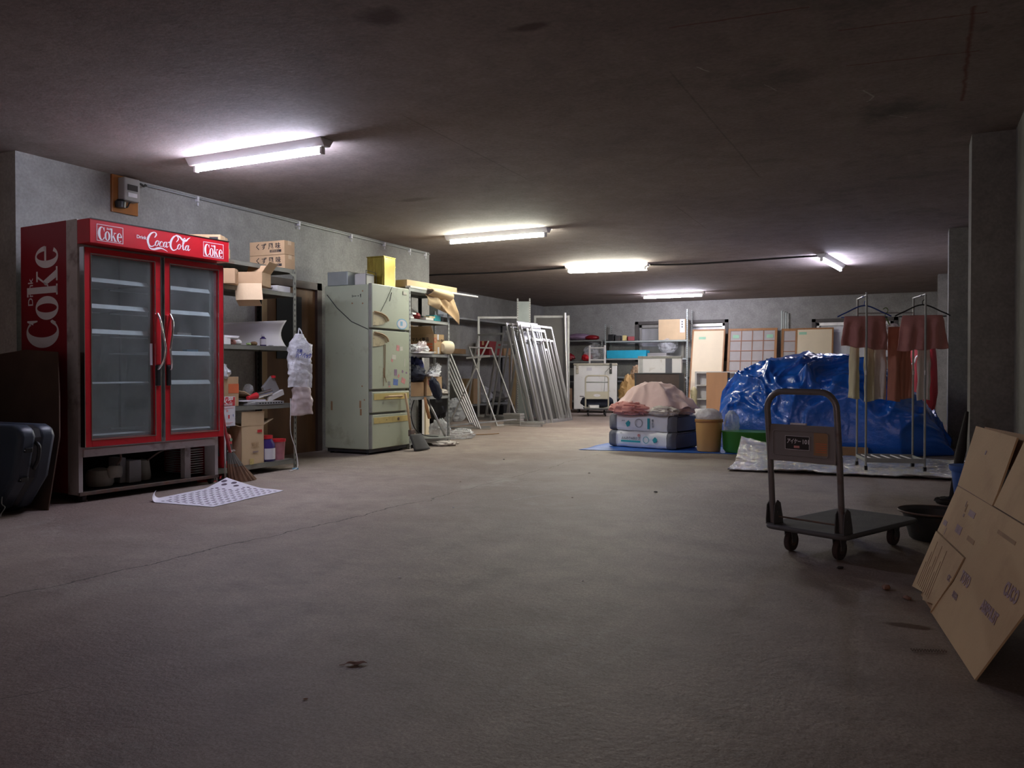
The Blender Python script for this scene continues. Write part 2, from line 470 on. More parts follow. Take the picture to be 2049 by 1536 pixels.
film_mat('clear_film', opacity=0.38)
film_mat('white_film', col=(0.92, 0.92, 0.96), opacity=0.78, bscale=9, bump=0.8)
film_mat('pink_film', col=(0.80, 0.68, 0.68), opacity=0.6, bump=0.25, bscale=6)
# ============================================================ room
CEIL = 2.6
LWALL = -6.2
def floor_extras(nt, v, c):
    dark = (0.035, 0.028, 0.025)
    crack = line_mask(nt, v, (-3.30, 1.3), (-3.10, 4.9), 0.008, wob=0.16, wscale=1.6)
    crack2 = line_mask(nt, v, (-3.08, 4.9), (-3.13, 8.6), 0.007, wob=0.16, wscale=1.6)
    c = mixc(nt, crack, c, dark); c = mixc(nt, crack2, c, dark)
    c = mixc(nt, line_mask(nt, v, (-2.30, 1.35), (-2.17, 1.56), 0.004, wob=0.02), c, dark)
    # damp brown and pale worn patches
    damp = noise_node(nt, v, 0.45, detail=6, rough=0.6, lo=0.46, hi=0.64)
    c = mixc(nt, math_node(nt, 'MULTIPLY', damp, 0.62), c, (0.175, 0.118, 0.102))
    streak = noise_node(nt, v, 2.6, detail=10, rough=0.75, lo=0.52, hi=0.70)
    c = mixc(nt, math_node(nt, 'MULTIPLY', streak, 0.5), c, (0.14, 0.11, 0.10))
    worn = noise_node(nt, v, 1.4, detail=9, rough=0.72, lo=0.56, hi=0.74)
    c = mixc(nt, math_node(nt, 'MULTIPLY', worn, 0.6), c, (0.42, 0.39, 0.34))
    grit = noise_node(nt, v, 130, detail=2, lo=0.25, hi=0.75, out0=0.72, out1=1.28)
    c = scale_col(nt, c, grit)
    c = mixc(nt, math_node(nt, 'MULTIPLY', spot(nt, v, -0.01, 3.24, 0.10, 0.035, wob=0.3, wscale=18), 0.9), c, (0.075, 0.028, 0.012))
    for (x0, y0, x1, y1, w) in ((-2.55, 5.25, -2.30, 5.9, 0.03), (-1.05, 2.05, -0.95, 2.75, 0.022), (-0.88, 2.2, -0.80, 2.8, 0.018),
                                (-1.45, 2.5, -1.0, 2.75, 0.010), (-2.2, 3.1, -2.12, 3.6, 0.010)):
        k = line_mask(nt, v, (x0, y0), (x1, y1), w, wob=0.05, wscale=4)
        n = noise_node(nt, v, 25, detail=4, lo=0.35, hi=0.75)
        c = mixc(nt, math_node(nt, 'MULTIPLY', math_node(nt, 'MULTIPLY', k, n), 0.5), c, (0.42, 0.38, 0.35))
    return c
def ceil_extras(nt, v, c):
    rust = (0.16, 0.050, 0.030)
    for (x, y, rx, ry, a) in ((-2.30, 3.30, 0.15, 0.115, 0.7), (-1.72, 3.71, 0.13, 0.05, 0.75), (-4.44, 6.9, 0.25, 0.1, 0.55)):
        c = mixc(nt, math_node(nt, 'MULTIPLY', spot(nt, v, x, y, rx, ry, wob=0.35, wscale=9, edge=0.6), a), c, (0.070, 0.036, 0.030))
    for (x0, y0, x1, y1, w) in ((-1.1, 4.02, -0.45, 4.08, 0.010), (-0.35, 4.42, 0.30, 4.50, 0.009), (-0.35, 4.95, 0.3, 5.02, 0.009), (0.24, 4.4, 0.26, 5.9, 0.016)):
        c = mixc(nt, math_node(nt, 'MULTIPLY', line_mask(nt, v, (x0, y0), (x1, y1), w, wob=0.02, wscale=9), 0.7), c, rust)
    for (x0, y0, x1, y1, w, a) in ((-0.42, 3.0, -0.42, 6.6, 0.030, 0.30), (-1.9, 5.4, 0.6, 5.45, 0.022, 0.28), (-1.9, 4.7, 0.6, 4.75, 0.02, 0.25), (0.20, 4.0, 0.20, 6.7, 0.03, 0.22),
                                   (-1.9, 6.15, 0.6, 6.2, 0.014, 0.3)):
        c = mixc(nt, math_node(nt, 'MULTIPLY', line_mask(nt, v, (x0, y0), (x1, y1), w, wob=0.025, wscale=3), a), c, (0.26, 0.24, 0.20))
    for (x0, y0, x1, y1, w) in ((-0.29, 5.42, -0.23, 5.56, 0.008), (-0.23, 5.56, -0.28, 5.66, 0.007), (-0.16, 6.02, -0.05, 6.12, 0.008), (-1.10, 4.6, -1.05, 4.7, 0.006), (-0.8, 5.05, -0.76, 5.2, 0.005)):
        c = mixc(nt, line_mask(nt, v, (x0, y0), (x1, y1), w, wob=0.02, wscale=12), c, (0.50, 0.46, 0.40))
    # joints between the shuttering boards
    for (x0, y0, x1, y1) in ((-3.05, 4.6, -3.07, 6.6), (-1.25, 4.6, -1.22, 7.4), (-2.2, 8.3, -2.22, 9.8)):
        c = mixc(nt, math_node(nt, 'MULTIPLY', line_mask(nt, v, (x0, y0), (x1, y1), 0.010, wob=0.012, wscale=2), 0.30), c, (0.04, 0.03, 0.028))
    mottle = noise_node(nt, v, 1.1, detail=8, rough=0.7, lo=0.54, hi=0.72)
    right = nt.nodes.new('ShaderNodeSeparateXYZ'); nt.links.new(v, right.inputs[0])
    mr = nt.nodes.new('ShaderNodeMapRange'); mr.inputs[1].default_value = -2.2; mr.inputs[2].default_value = -0.2
    nt.links.new(right.outputs[0], mr.inputs[0])
    c = mixc(nt, math_node(nt, 'MULTIPLY', math_node(nt, 'MULTIPLY', mottle, mr.outputs[0]), 0.7), c, (0.055, 0.060, 0.045))  # dark greenish mottling that grows towards the right
    return c
concrete('floor_concrete', (0.41, 0.345, 0.29), (0.25, 0.20, 0.178), 0.62, big=0.5, bump=0.3, extras=floor_extras)
concrete('ceiling_concrete', (0.30, 0.25, 0.225), (0.215, 0.175, 0.16), 0.9, big=0.45, fine=35, extras=ceil_extras)
concrete('wall_concrete', (0.36, 0.355, 0.34), (0.27, 0.265, 0.25), 0.85, big=0.8, fine=45)
concrete('column_concrete', (0.25, 0.24, 0.215), (0.19, 0.18, 0.16), 0.85, big=1.2, fine=45)

def room_box(name, x0, x1, y0, y1, z0, z1, m):
    return structure(MB().box(x0, x1, y0, y1, z0, z1).build(name, m))
room_box('floor', -9.2, 1.0, -4.0, 19.8, -0.15, 0.0, 'floor_concrete')
room_box('ceiling', -9.2, 1.0, -4.0, 19.8, CEIL, CEIL + 0.15, 'ceiling_concrete')
room_box('wall_left', -8.6, LWALL, 4.03, 10.03, 0, CEIL, 'wall_concrete')
room_box('wall_left_rear', -8.75, -8.60, 10.0, 19.6, 0, CEIL, 'wall_concrete')
room_box('wall_left_blocker', -6.12, -5.92, -4.0, 3.68, 0, CEIL, 'wall_concrete')  # unseen wall, added to keep light off the left recess
room_box('wall_low_blocker', -5.92, -4.25, 1.9, 2.05, 0, 1.25, 'wall_concrete')  # added out of view as a low light blocker for the suitcase corner
room_box('wall_recess', -9.2, -9.05, 0.0, 4.06, 0, CEIL, 'wall_concrete')
room_box('wall_right', 0.63, 0.95, -4.0, 19.6, 0, CEIL, 'column_concrete')
for i, (y0, y1) in enumerate(((2.45, 2.85), (6.75, 7.08), (11.03, 11.38), (16.05, 16.45))):
    room_box('trim_%d' % (i + 1), 0.36, 0.66, y0, y1, 0, CEIL, 'column_concrete')

# far wall with two window openings
wb = MB()
BY = 19.5
W1 = (-6.12, -3.93, 1.20, 2.11); W2 = (-2.03, -0.35, 1.20, 2.06)
xs = [-8.75, W1[0], W1[1], W2[0], W2[1], 0.7]
wb.box(xs[0], xs[1], BY, BY + .2, 0, CEIL); wb.box(xs[2], xs[3], BY, BY + .2, 0, CEIL); wb.box(xs[4], xs[5], BY, BY + .2, 0, CEIL)
for w in (W1, W2):
    wb.box(w[0], w[1], BY, BY + .2, 0, w[2]); wb.box(w[0], w[1], BY, BY + .2, w[3], CEIL)
structure(wb.build('wall_back', 'wall_concrete'))
mat('window_surround', (0.09, 0.08, 0.075), 0.6)
mat('window_board', (0.50, 0.50, 0.52), 0.45, 0.5, var=0.25, scale=2, stretch=(2.5, 1, 0.1))
for i, w in enumerate((W1, W2)):
    e = structure(MB().box(w[0], w[1], BY + .14, BY + .18, w[2], w[3]).build('window_%d' % (i + 1), 'window_board'))
    f = MB()
    for (a, b, c, d) in ((w[0] - .03, w[0] + .05, w[2] - .03, w[3] + .03), (w[1] - .05, w[1] + .03, w[2] - .03, w[3] + .03),
                         (w[0] - .03, w[1] + .03, w[3] - .04, w[3] + .03), (w[0] - .03, w[1] + .03, w[2] - .03, w[2] + .04)):
        f.box(a, b, BY - .02, BY + .05, c, d)
    f.build('window_frame', 'window_surround', e)
    s = MB()
    for x in (w[0] + .06, (w[0] + w[1]) / 2, w[1] - .12): s.box(x, x + .06, BY + .06, BY + .10, w[2] + .04, w[3] - .04)
    s.box(w[0] + .06, w[1] - .06, BY + .06, BY + .10, w[3] - .12, w[3] - .05)
    s.build('sash', 'aluminium', e)

# door in the left wall, behind the shelving
d = structure(MB().box(LWALL, LWALL + .035, 6.66, 7.50, 0.0, 1.84).build('door_1', 'wood_door'))
f = MB().box(LWALL, LWALL + .07, 6.58, 6.66, 0, 1.92).box(LWALL, LWALL + .07, 7.50, 7.58, 0, 1.92).box(LWALL, LWALL + .07, 6.58, 7.58, 1.84, 1.92)
f.build('door_frame', 'wood_dark', d)
MB().box(LWALL + .03, LWALL + .045, 6.86, 7.26, 1.05, 1.74).build('door_window', 'black_plastic', d, label='dark window set in the door')

# ============================================================ ceiling lamps
def make_lamp(label, loc, rz, col, length=1.25, twin=False, power=1.0, rot=None, group='fluorescent ceiling lamps'):
    t = thing('ceiling_lamp', label, 'ceiling lamp', loc, rz, group, rot)
    h = length / 2
    w = 0.11 if twin else 0.075
    MB().prism([(-w, 0), (w, 0), (w * .45, -.055), (-w * .45, -.055)], -h, h, 'yz').build('housing', 'white_paint', t, bevel=.003)
    em = emit_mat('tube_glow_%d' % len(MATS), col, TUBE_POWER * power)
    for y in ((-.07, .07) if twin else (0,)):
        MB().cyl((-h + .05, y, -.085), (h - .05, y, -.085), .0155, 16).build('tube', em, t, smooth=50)
        for sx in (-1, 1):
            MB().box(sx * (h - .045) - .012, sx * (h - .045) + .012, y - .02, y + .02, -.105, -.05).build('socket', 'white_paint', t, bevel=.004)
    MB().cyl((h - .16, .03, -.05), (h - .16, .03, -.075), .012, 10).build('starter', 'label_white', t)
    return t
make_lamp('fluorescent lamp nearest the camera, above the red drinks cooler', (-4.53, 4.83, CEIL), 0, COOL, 1.35, power=1.25)
make_lamp('second fluorescent lamp, above the floor in front of the green refrigerator', (-4.56, 8.92, CEIL), 0, NEUTRAL, 1.38, power=1.25)
make_lamp('bright twin-tube fluorescent lamp with a cable at each end', (-4.38, 12.4, CEIL), 8, WARM, 1.32, twin=True, power=1.35)
make_lamp('fluorescent lamp farthest away, near the back wall shelves', (-4.65, 17.36, CEIL), 0, (0.86, 0.84, 1.0), 1.36, power=1.7)
make_lamp('short tilted fluorescent lamp above the blue tarpaulin, seen end on', (-1.13, 13.3, CEIL - .0), 84, (0.76, 0.76, 1.0), 1.5, power=1.15)

def cable(name, pts, r, m, label, cat, n=8):
    return tag(MB().tube(smooth_path(pts), r, n).build(name, m, smooth=True), label, cat)
cable('ceiling_cable', [(-8.5, 12.2, CEIL - .03), (-7.4, 12.1, CEIL - .035), (-6.2, 12.2, CEIL - .045), (-5.04, 12.31, CEIL - .02)], .014, 'black_rubber',
      'black cable along the ceiling to the left of the twin-tube lamp', 'cable')
cable('ceiling_cable', [(-3.70, 12.50, CEIL - .025), (-3.1, 12.5, CEIL - .05), (-2.2, 12.5, CEIL - .045), (-1.5, 12.55, CEIL - .03), (-1.20, 12.58, CEIL - .03)], .014, 'black_rubber',
      'black cable along the ceiling between the twin-tube lamp and the tilted lamp', 'cable')
# thin pipe with clips along the top of the left wall
cd = thing('wall_conduit', 'thin grey conduit clipped along the top edge of the left wall', 'conduit', (LWALL + .02, 4.9, CEIL - .03))
MB().tube([(0, .32, 0), (0, 2.5, -.005), (0, 5.11, 0)], .009, 8).build('pipe', 'post_grey', cd, smooth=True)
for y in (.90, 2.35, 3.30, 4.0, 4.60, 5.0):
    MB().box(-.02, .012, y - .012, y + .012, -.035, .012).cyl((0.004, y, -.075), (0.004, y, -.045), .009, 8).build('clip', 'label_white', cd)
# meter board
mb_ = thing('meter_board', 'varnished wooden board with a grey electricity meter, high on the left wall', 'electricity meter', (LWALL, 4.86, 2.28))
MB().box(0, .022, 0, .265, 0, .32).build('board', 'varnished_board', mb_, bevel=.003)
MB().box(.022, .11, .055, .215, .10, .30).build('meter_case', 'meter_grey', mb_, bevel=.012, seg=3)
MB().box(.11, .116, .085, .185, .19, .24).build('meter_window', 'ink_black', mb_)
MB().box(.11, .114, .09, .18, .135, .17).build('name_plate', 'label_white', mb_)
MB().lathe([(0, 0), (.04, 0), (.045, .05), (.03, .07), (0, .07)], 16, (.06, .055, .035)).build('isolator', 'black_plastic', mb_, smooth=40)
MB().tube(smooth_path([(.06, .20, .27), (.06, .26, .28), (.05, .30, .27), (.025, .34, .29)]), .010, 8).build('cable', 'black_rubber', mb_, smooth=True)
MB().tube(smooth_path([(.05, .08, .06), (.06, .12, .05), (.05, .15, .09), (.06, .17, .11)]), .006, 8).build('wire', 'black_rubber', mb_, smooth=True)
# ============================================================ red drinks cooler
def ring(mb, cx, cy, rx, ry, ix, iy, irx, iry, a0=0, a1=360, n=30):
    """flat band between an outer and an inner ellipse"""
    vs = []; fs = []
    for i in range(n + 1):
        a = R(a0 + (a1 - a0) * i / n)
        vs.append((cx + rx * math.cos(a), cy + ry * math.sin(a), 0)); vs.append((ix + irx * math.cos(a), iy + iry * math.sin(a), 0))
    for i in range(n): fs.append((2 * i, 2 * i + 2, 2 * i + 3, 2 * i + 1))
    mb.add(vs, fs)
def flat(mb, *pts):
    mb.add([(x, y, 0) for x, y in pts], [tuple(range(len(pts)))])
def slab_coke(mb, M):
    """the four bold slab serif letters, about 2.6 wide and 1 high, mapped by M"""
    old = mb.T
    # C
    mb.T = M
    ring(mb, .44, .5, .44, .53, .52, .5, .22, .47, 52, 318)
    flat(mb, (.66, .80), (.74, 1.0), (.79, 1.0), (.79, .66), (.75, .66), (.71, .80))
    flat(mb, (.70, .21), (.76, .24), (.80, .18), (.72, .05))
    # o
    mb.T = M @ Matrix.Translation((.80, 0, 0))
    ring(mb, .34, .35, .34, .37, .34, .35, .13, .32)
    # k
    mb.T = M @ Matrix.Translation((1.50, 0, 0))
    flat(mb, (.06, 0), (.25, 0), (.25, 1.0), (.06, 1.0)); flat(mb, (0, 0), (.31, 0), (.31, .05), (0, .05)); flat(mb, (-.02, .95), (.08, .95), (.08, 1), (-.02, 1))
    flat(mb, (.24, .30), (.30, .30), (.56, .64), (.49, .64)); flat(mb, (.40, .64), (.70, .64), (.70, .69), (.40, .69))
    flat(mb, (.28, .40), (.40, .48), (.72, .03), (.50, .03)); flat(mb, (.40, 0), (.80, 0), (.80, .05), (.40, .05))
    # e
    mb.T = M @ Matrix.Translation((2.28, 0, 0))
    ring(mb, .32, .35, .32, .37, .35, .35, .14, .32, 8, 320)
    flat(mb, (.16, .36), (.62, .36), (.62, .42), (.16, .42))
    mb.T = old
def brush(mb, M, pts, wid, k=7):
    """a calligraphic stroke whose width follows wid"""
    P = smooth_path([(x, y, w) for (x, y), w in zip(pts, wid)], k)
    vs = []; fs = []
    for i, p in enumerate(P):
        a = P[min(i + 1, len(P) - 1)] - P[max(i - 1, 0)]; a.z = 0; a.normalize()
        n = Vector((-a.y, a.x, 0)); w = p.z / 2; c = Vector((p.x, p.y, 0))
        vs.append(M @ (c + n * w)); vs.append(M @ (c - n * w))
    for i in range(len(P) - 1): fs.append((2 * i, 2 * i + 2, 2 * i + 3, 2 * i + 1))
    mb.add(vs, fs)
def script_cola(mb, M):
    b = lambda pts, w: brush(mb, M, pts, w)
    def bowl(x, y, rx=4.2, ry=6.2, w=3.4, open_=False):
        old = mb.T; mb.T = old @ M @ Matrix.Translation((x, y, 0)) @ Matrix.Rotation(R(-22), 4, 'Z')
        ring(mb, 0, 0, rx, ry, .4, 0, rx - w * .72, ry - 1.0, *((40, 325) if open_ else (0, 360)), n=22); mb.T = old
    # first capital with its long tail under the word
    b([(17, 24), (21, 31), (17, 35), (9, 31), (3, 21), (3, 11), (8, 5), (15, 7), (20, 13)], [1.5, 3, 1.6, 3.4, 4.6, 4.4, 2.6, 1.5, 1])
    b([(2, 9), (7, 1), (16, 0), (24, 3), (33, 4), (42, 1), (46, -1)], [1, 2.6, 3.6, 4.6, 2.6, 1.4, .6])
    bowl(22, 13); bowl(31.5, 13, open_=True); bowl(40, 13)
    b([(44.5, 19), (43, 11), (44.5, 8), (48, 11)], [2.8, 3, 2, .8])
    b([(22, 19), (27, 18), (30, 16)], [1, 1, .8]); b([(33, 8), (37, 9), (39, 12)], [1, .9, .8])
    flat_pts = [(47, 17), (52, 18.5), (52.4, 21), (47.4, 19.5)]
    old = mb.T; mb.T = old @ M; flat(mb, *flat_pts); mb.T = old
    # second capital, with the stroke that sweeps over the last letters
    b([(66, 22), (71, 29), (67, 35), (60, 32), (54, 22), (53, 11), (58, 4), (65, 6), (70, 12)], [1.2, 2.6, 1.4, 3.2, 4.6, 4.4, 2.6, 1.5, 1])
    b([(60, 30), (66, 36), (74, 34), (82, 28), (89, 28), (94, 33), (99, 36)], [1, 2.4, 3.6, 4.4, 3.6, 2.4, .8])
    bowl(72.5, 13); b([(77, 14), (83, 20), (87, 30), (85, 33), (82.5, 27), (81.5, 13), (83, 8), (86, 10)], [1, 1.2, 1.6, 1.4, 2.6, 3.4, 2.2, 1])
    bowl(90.5, 13); b([(95, 19), (93.5, 11), (95, 8), (99, 12)], [2.8, 3, 2, .8])

CW, CD, CH = 1.187, 0.68, 1.955
cooler = thing('drinks_cooler', 'red two-door glass drinks cooler with white lettering on header and side', 'refrigerator', (-5.174, 3.793, 0), 86)
mb = MB()          # side panels, each red with a steel front strip
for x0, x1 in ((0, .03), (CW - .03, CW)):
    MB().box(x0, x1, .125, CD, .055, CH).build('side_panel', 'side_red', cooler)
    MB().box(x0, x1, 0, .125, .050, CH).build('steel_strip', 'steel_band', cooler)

MB().box(.03, CW - .03, CD - .04, CD, .30, CH).box(.03, CW - .03, 0, CD - .04, CH - .05, CH).box(.03, CW - .03, .0, CD - .04, .365, .41)\
    .box(.03, .06, .02, CD - .04, .41, CH - .05).box(CW - .06, CW - .03, .02, CD - .04, .41, CH - .05).box(.585, .60, .02, .05, .41, CH - .05)\
    .box(.03, CW - .03, 0, .03, 1.76, CH).build('cabinet_lining', 'liner_grey', cooler)
MB().box(.03, CW - .03, -.012, .015, .312, .366).build('front_beam', 'steel_band', cooler, bevel=.003)
# header
hx = MB().box(0, CW, -.142, .0, 1.783, 1.949).build('header', 'red_enamel', cooler, bevel=.004)
MB().box(.0, CW, -.145, -.139, 1.944, 1.951).build('header_trim', 'chrome', hx)
lg = MB()
def upright(x, z, y=-.1432, s=1.0, sx=1.0):
    """a frame on the front face: 2D x along the cooler, 2D y upwards"""
    return Matrix.Translation((x, y, z)) @ Matrix.Rotation(PI / 2, 4, 'X') @ Matrix.Diagonal((s * sx, s, 1, 1))
for x0, x1 in ((.050, .250), (.935, 1.130)):
    z0, z1, w = 1.803, 1.917, .0035
    lg.T = Matrix.Identity(4)
    lg.box(x0, x1, -.1435, -.142, z0, z0 + w).box(x0, x1, -.1435, -.142, z1 - w, z1).box(x0, x0 + w, -.1435, -.142, z0, z1).box(x1 - w, x1, -.1435, -.142, z0, z1)
    slab_coke(lg, upright(x0 + .009, 1.812, s=.088, sx=(x1 - x0 - .018) / .088 / 2.93))
script_cola(lg, upright(.438, 1.800, s=.00355, sx=1.07))
lg.build('lettering', 'logo_white', hx, label='white lettering and two framed marks on the header')
text('lettering', 'Drink', .034, 'logo_white', hx, (.355, -.1436, 1.862), bold=.0006)
for x in (.125, 1.010): text('lettering', 'Drink', .018, 'logo_white', hx, (x, -.1436, 1.887), bold=.0004)
# big upright mark on the side: the text runs upwards, its top towards the back
sd = MB()
sideM = Matrix(((0, 0, -1, -.0012), (0, 1, 0, .228), (1, 0, 0, 1.075), (0, 0, 0, 1)))
slab_coke(sd, sideM @ Matrix.Diagonal((.248, .375, 1, 1)))
sd.build('lettering', 'logo_white', cooler, label='large white word painted on the side panel')
# "Drink" beside it, upright on the side
o = text('lettering', 'Drink', .085, 'logo_white', cooler, (-.0015, .530, 1.375), bold=.0008)
o.rotation_euler = Matrix(((0, 0, -1), (0, 1, 0), (1, 0, 0))).to_euler()
# doors
for di, (x0, x1, hs) in enumerate(((.010, .614, 1), (.645, 1.197, -1))):
    z0, z1, fw = .384, 1.762, .052
    dr = MB(); y0, y1 = -.060, -.006
    dr.box(x0, x0 + fw, y0, y1, z0, z1).box(x1 - fw, x1, y0, y1, z0, z1).box(x0 + fw, x1 - fw, y0, y1, z0, z0 + fw).box(x0 + fw, x1 - fw, y0, y1, z1 - fw + .008, z1)
    door = dr.build('door', 'red_enamel', cooler, bevel=.002)
    t = MB(); a, b, c, e = x0 + fw, x1 - fw, z0 + fw, z1 - fw + .008; w = .006
    t.box(a - w, a, y0 - .004, y0, c - w, e + w).box(b, b + w, y0 - .004, y0, c - w, e + w).box(a, b, y0 - .004, y0, c - w, c).box(a, b, y0 - .004, y0, e, e + w)
    t.build('glazing_bead', 'chrome', door)
    t = MB().box(x0 - .002, x0 + .003, y0 - .002, y1, z0, z1).box(x1 - .003, x1 + .002, y0 - .002, y1, z0, z1).build('edge_trim', 'chrome', door)
    MB().box(a, b, -.040, -.034, c, e).build('glass_pane', 'cooler_glass', door)
    hxx = (x1 - .052) if hs == 1 else (x0 + .008)
    hd = MB().box(hxx, hxx + .046, -.075, -.055, .955, 1.335).build('handle', 'red_enamel', door, bevel=.012, seg=3)
    ex = x1 - .008 if hs == 1 else x0 + .008
    pts = [(ex - hs * .030, -.075, 1.34), (ex - hs * .030, -.105, 1.29), (ex - hs * .022, -.115, 1.22), (ex + hs * .0, -.120, 1.10), (ex + .002 * hs, -.120, 1.05), (ex - hs * .012, -.112, .98), (ex - hs * .028, -.09, .935), (ex - hs * .028, -.07, .92)]
    MB().tube(smooth_path(pts), .008, 8).build('grip', 'chrome', hd, smooth=True)
    MB().box(hxx + .004, hxx + .040, -.078, -.056, .80, .955).build('lock_plate', 'black_plastic', hd, bevel=.008)
    MB().box(b - .030 if hs == 1 else a + .004, b - .010 if hs == 1 else a + .020, -.046, -.038, .955, 1.115).build('pull_label', 'label_white', door)
# shelves
for x0, x1, zs in ((.075, .555, (1.555, 1.371, 1.194, .826, .46)), (.64, 1.115, (1.554, 1.370, 1.187, 1.054, .829, .46))):
    for z in zs:
        s = MB()
        thin = z in (.826, 1.187, .46)
        s.prism([(-.004, z - (.004 if thin else .020)), (.002, z - (.004 if thin else .020)), (.026, z + (.006 if thin else .012)), (.020, z + (.006 if thin else .012))], x0, x1, 'yz').box(x0, x1, CD - .09, CD - .07, z - .01, z)
        for k in range(17):
            xx = x0 + (x1 - x0) * k / 16; s.box(xx - .002, xx + .002, .04, CD - .08, z - .004, z)
        s.build('wire_shelf', 'shelf_white', cooler)
sp = MB()
for x in (.20, .44, .76, 1.06): sp.box(x - .012, x + .012, CD - .065, CD - .04, .42, 1.88)
sp.box(1.125, 1.155, .02, .05, .42, 1.76)
sp.build('shelf_standard', 'liner_grey', cooler)
# machinery bay under the doors
MB().box(.03, CW - .03, CD - .05, CD - .03, .06, .31).box(.03, CW - .03, .0, CD - .03, .052, .062).build('machine_bay', 'hole_black', cooler)
MB().box(.0, CW, -.010, .02, .045, .070).build('bottom_rail', 'rusty_steel', cooler, bevel=.003)
MB().lathe([(0, .07), (.085, .07), (.095, .09), (.095, .15), (.080, .185), (.03, .20), (0, .20)], 22, (.30, .22, 0)).build('compressor', 'compressor_cream', cooler, smooth=40)
MB().lathe([(0, -.04), (.05, -.04), (.058, -.02), (.058, .03), (.045, .045), (0, .045)], 18, (.36, .13, .17), 1, .6).build('cap', 'compressor_cream', cooler, smooth=40)
MB().box(.50, .60, .16, .30, .07, .235).box(.45, .50, .20, .34, .07, .26).build('control_box', 'meter_grey', cooler, bevel=.004)
MB().lathe([(0, .07), (.06, .07), (.065, .10), (.05, .22), (0, .23)], 16, (.68, .26, 0)).build('motor', 'compressor_cream', cooler, smooth=40)
MB().box(.93, .985, .08, .13, .062, .312).build('upright', 'steel_band', cooler)
c = MB()
for k in range(11): c.tube([(1.0, .10, .09 + k * .019), (1.12, .10, .09 + k * .019), (1.12, .40, .09 + k * .019), (1.0, .40, .09 + k * .019)], .004, 6, closed=True)
c.build('condenser_coil', 'zinc', cooler)
MB().tube(smooth_path([(.36, .14, .19), (.40, .12, .26), (.38, .10, .32)]), .008, 8).build('copper_pipe', 'rusty_steel', cooler, smooth=True)
MB().tube(smooth_path([(.68, .2, .22), (.74, .14, .28), (.80, .10, .31)]), .006, 8).build('copper_pipe', 'rusty_steel', cooler, smooth=True)
def caster(mb, x, y, r=.026, top=.06, w=.011):
    mb.cyl((x - w, y, r), (x + w, y, r), r, 16); mb.box(x - w - .006, x - w - .002, y - .014, y + .014, r, top); mb.box(x + w + .002, x + w + .006, y - .014, y + .014, r, top)
    mb.box(x - w - .006, x + w + .006, y - .018, y + .018, top - .006, top)
for x, y in ((.04, .03), (CW - .05, .03), (.04, CD - .06), (CW - .05, CD - .06)):
    m = MB(); m.mi = 0; caster(m, x, y, top=.05)
    m.build('caster', 'dark_steel', cooler, smooth=40)
MB().box(.055, .075, .03, .05, .0, .05).cyl((.065, .04, 0), (.065, .04, .012), .02).build('levelling_foot', 'rusty_steel', cooler)
# things left inside the cooler
def small_box(name, label, cat, loc, dims, m, rz=0, bevel=.002, group=None):
    t = MB().box(-dims[0] / 2, dims[0] / 2, -dims[1] / 2, dims[1] / 2, 0, dims[2]).build(name, m, bevel=bevel, loc=loc, rot=(0, 0, R(rz)))
    return tag(t, label, cat, group)
def from_frame(o, x, y, z):
    """a point in the upright frame of thing o, in room coordinates"""
    a = o.rotation_euler.z; c, s = math.cos(a), math.sin(a)
    return (o.location.x + x * c - y * s, o.location.y + x * s + y * c, z + o.location.z)
small_box('storage_box', 'small white box on a shelf behind the right cooler door', 'box', from_frame(cooler, .96, .16, 1.187), (.13, .09, .028), 'white_card', 86)
small_box('wrapped_packet', 'small pale blue packet on the lower shelf behind the right cooler door', 'packet', from_frame(cooler, 1.02, .12, 1.062), (.10, .06, .022), 'sky_blue', 80)

# ============================================================ pale green refrigerator
GW, GD = .741, .59
fridge = thing('refrigerator', 'old pale green four-door refrigerator with mustard handles and stickers', 'refrigerator', (-5.349, 7.39, 0), 90)
MB().box(0, GW, 0, GD, .055, 1.862).build('cabinet', 'pale_green', fridge, bevel=.012, seg=3)
MB().box(.02, GW - .02, .03, GD - .02, .02, .055).build('plinth', 'dark_steel', fridge)
for x, y in ((.05, .04), (GW - .05, .04), (.05, GD - .06), (GW - .05, GD - .06)):
    MB().lathe([(0, 0), (.022, 0), (.022, .012), (.012, .02), (.012, .03), (0, .03)], 12, (x, y, 0)).build('foot', 'black_plastic', fridge)
MB().box(0.0, GW, -.008, .012, 0.02, .06).build('kick_plate', 'dark_steel', fridge)
def fdoor(z0, z1, name='door'):
    m = MB()
    m.mi = 1; m.box(.002, GW - .002, -.045, -.004, z0, z1)
    m.mi = 0; m.box(.006, GW - .006, -.052, -.040, z0 + .003, z1 - .003)
    return m.build(name, ['pale_green', 'door_edge_grey'], fridge, bevel=.006)
d1 = fdoor(1.388, 1.872); d2 = fdoor(.715, 1.368); d3 = fdoor(.458, .690, 'drawer'); d4 = fdoor(.062, .438, 'drawer')
YF = -.052
def quarter_handle(door, ztop, h):
    """a moulded quarter-round finger pull at the hinge edge"""
    m = MB(); n = 12; k = .262
    outer = [(.012 + k * math.sin(R(90 * i / n)) ** .9, ztop - h * .60 * (1 - math.cos(R(90 * i / n)))) for i in range(n + 1)]
    pts = outer + [(.20, ztop - h * .86), (.10, ztop - h * .97), (.012, ztop - h)]
    m.prism(pts, YF - .010, YF + .002, 'xz')
    m2 = m.build('handle_recess', 'cream_plastic', door, bevel=.003)
    MB().tube([(x, YF - .026, z) for x, z in outer], .010, 8).build('handle_rim', 'wood_handle', m2, smooth=True)
    MB().tube([(x * .93 + .005, YF - .018, z - .012) for x, z in outer], .007, 8).build('handle_lip', 'cream_plastic', m2, smooth=True)
quarter_handle(d1, 1.560, .150); quarter_handle(d2, 1.335, .155)
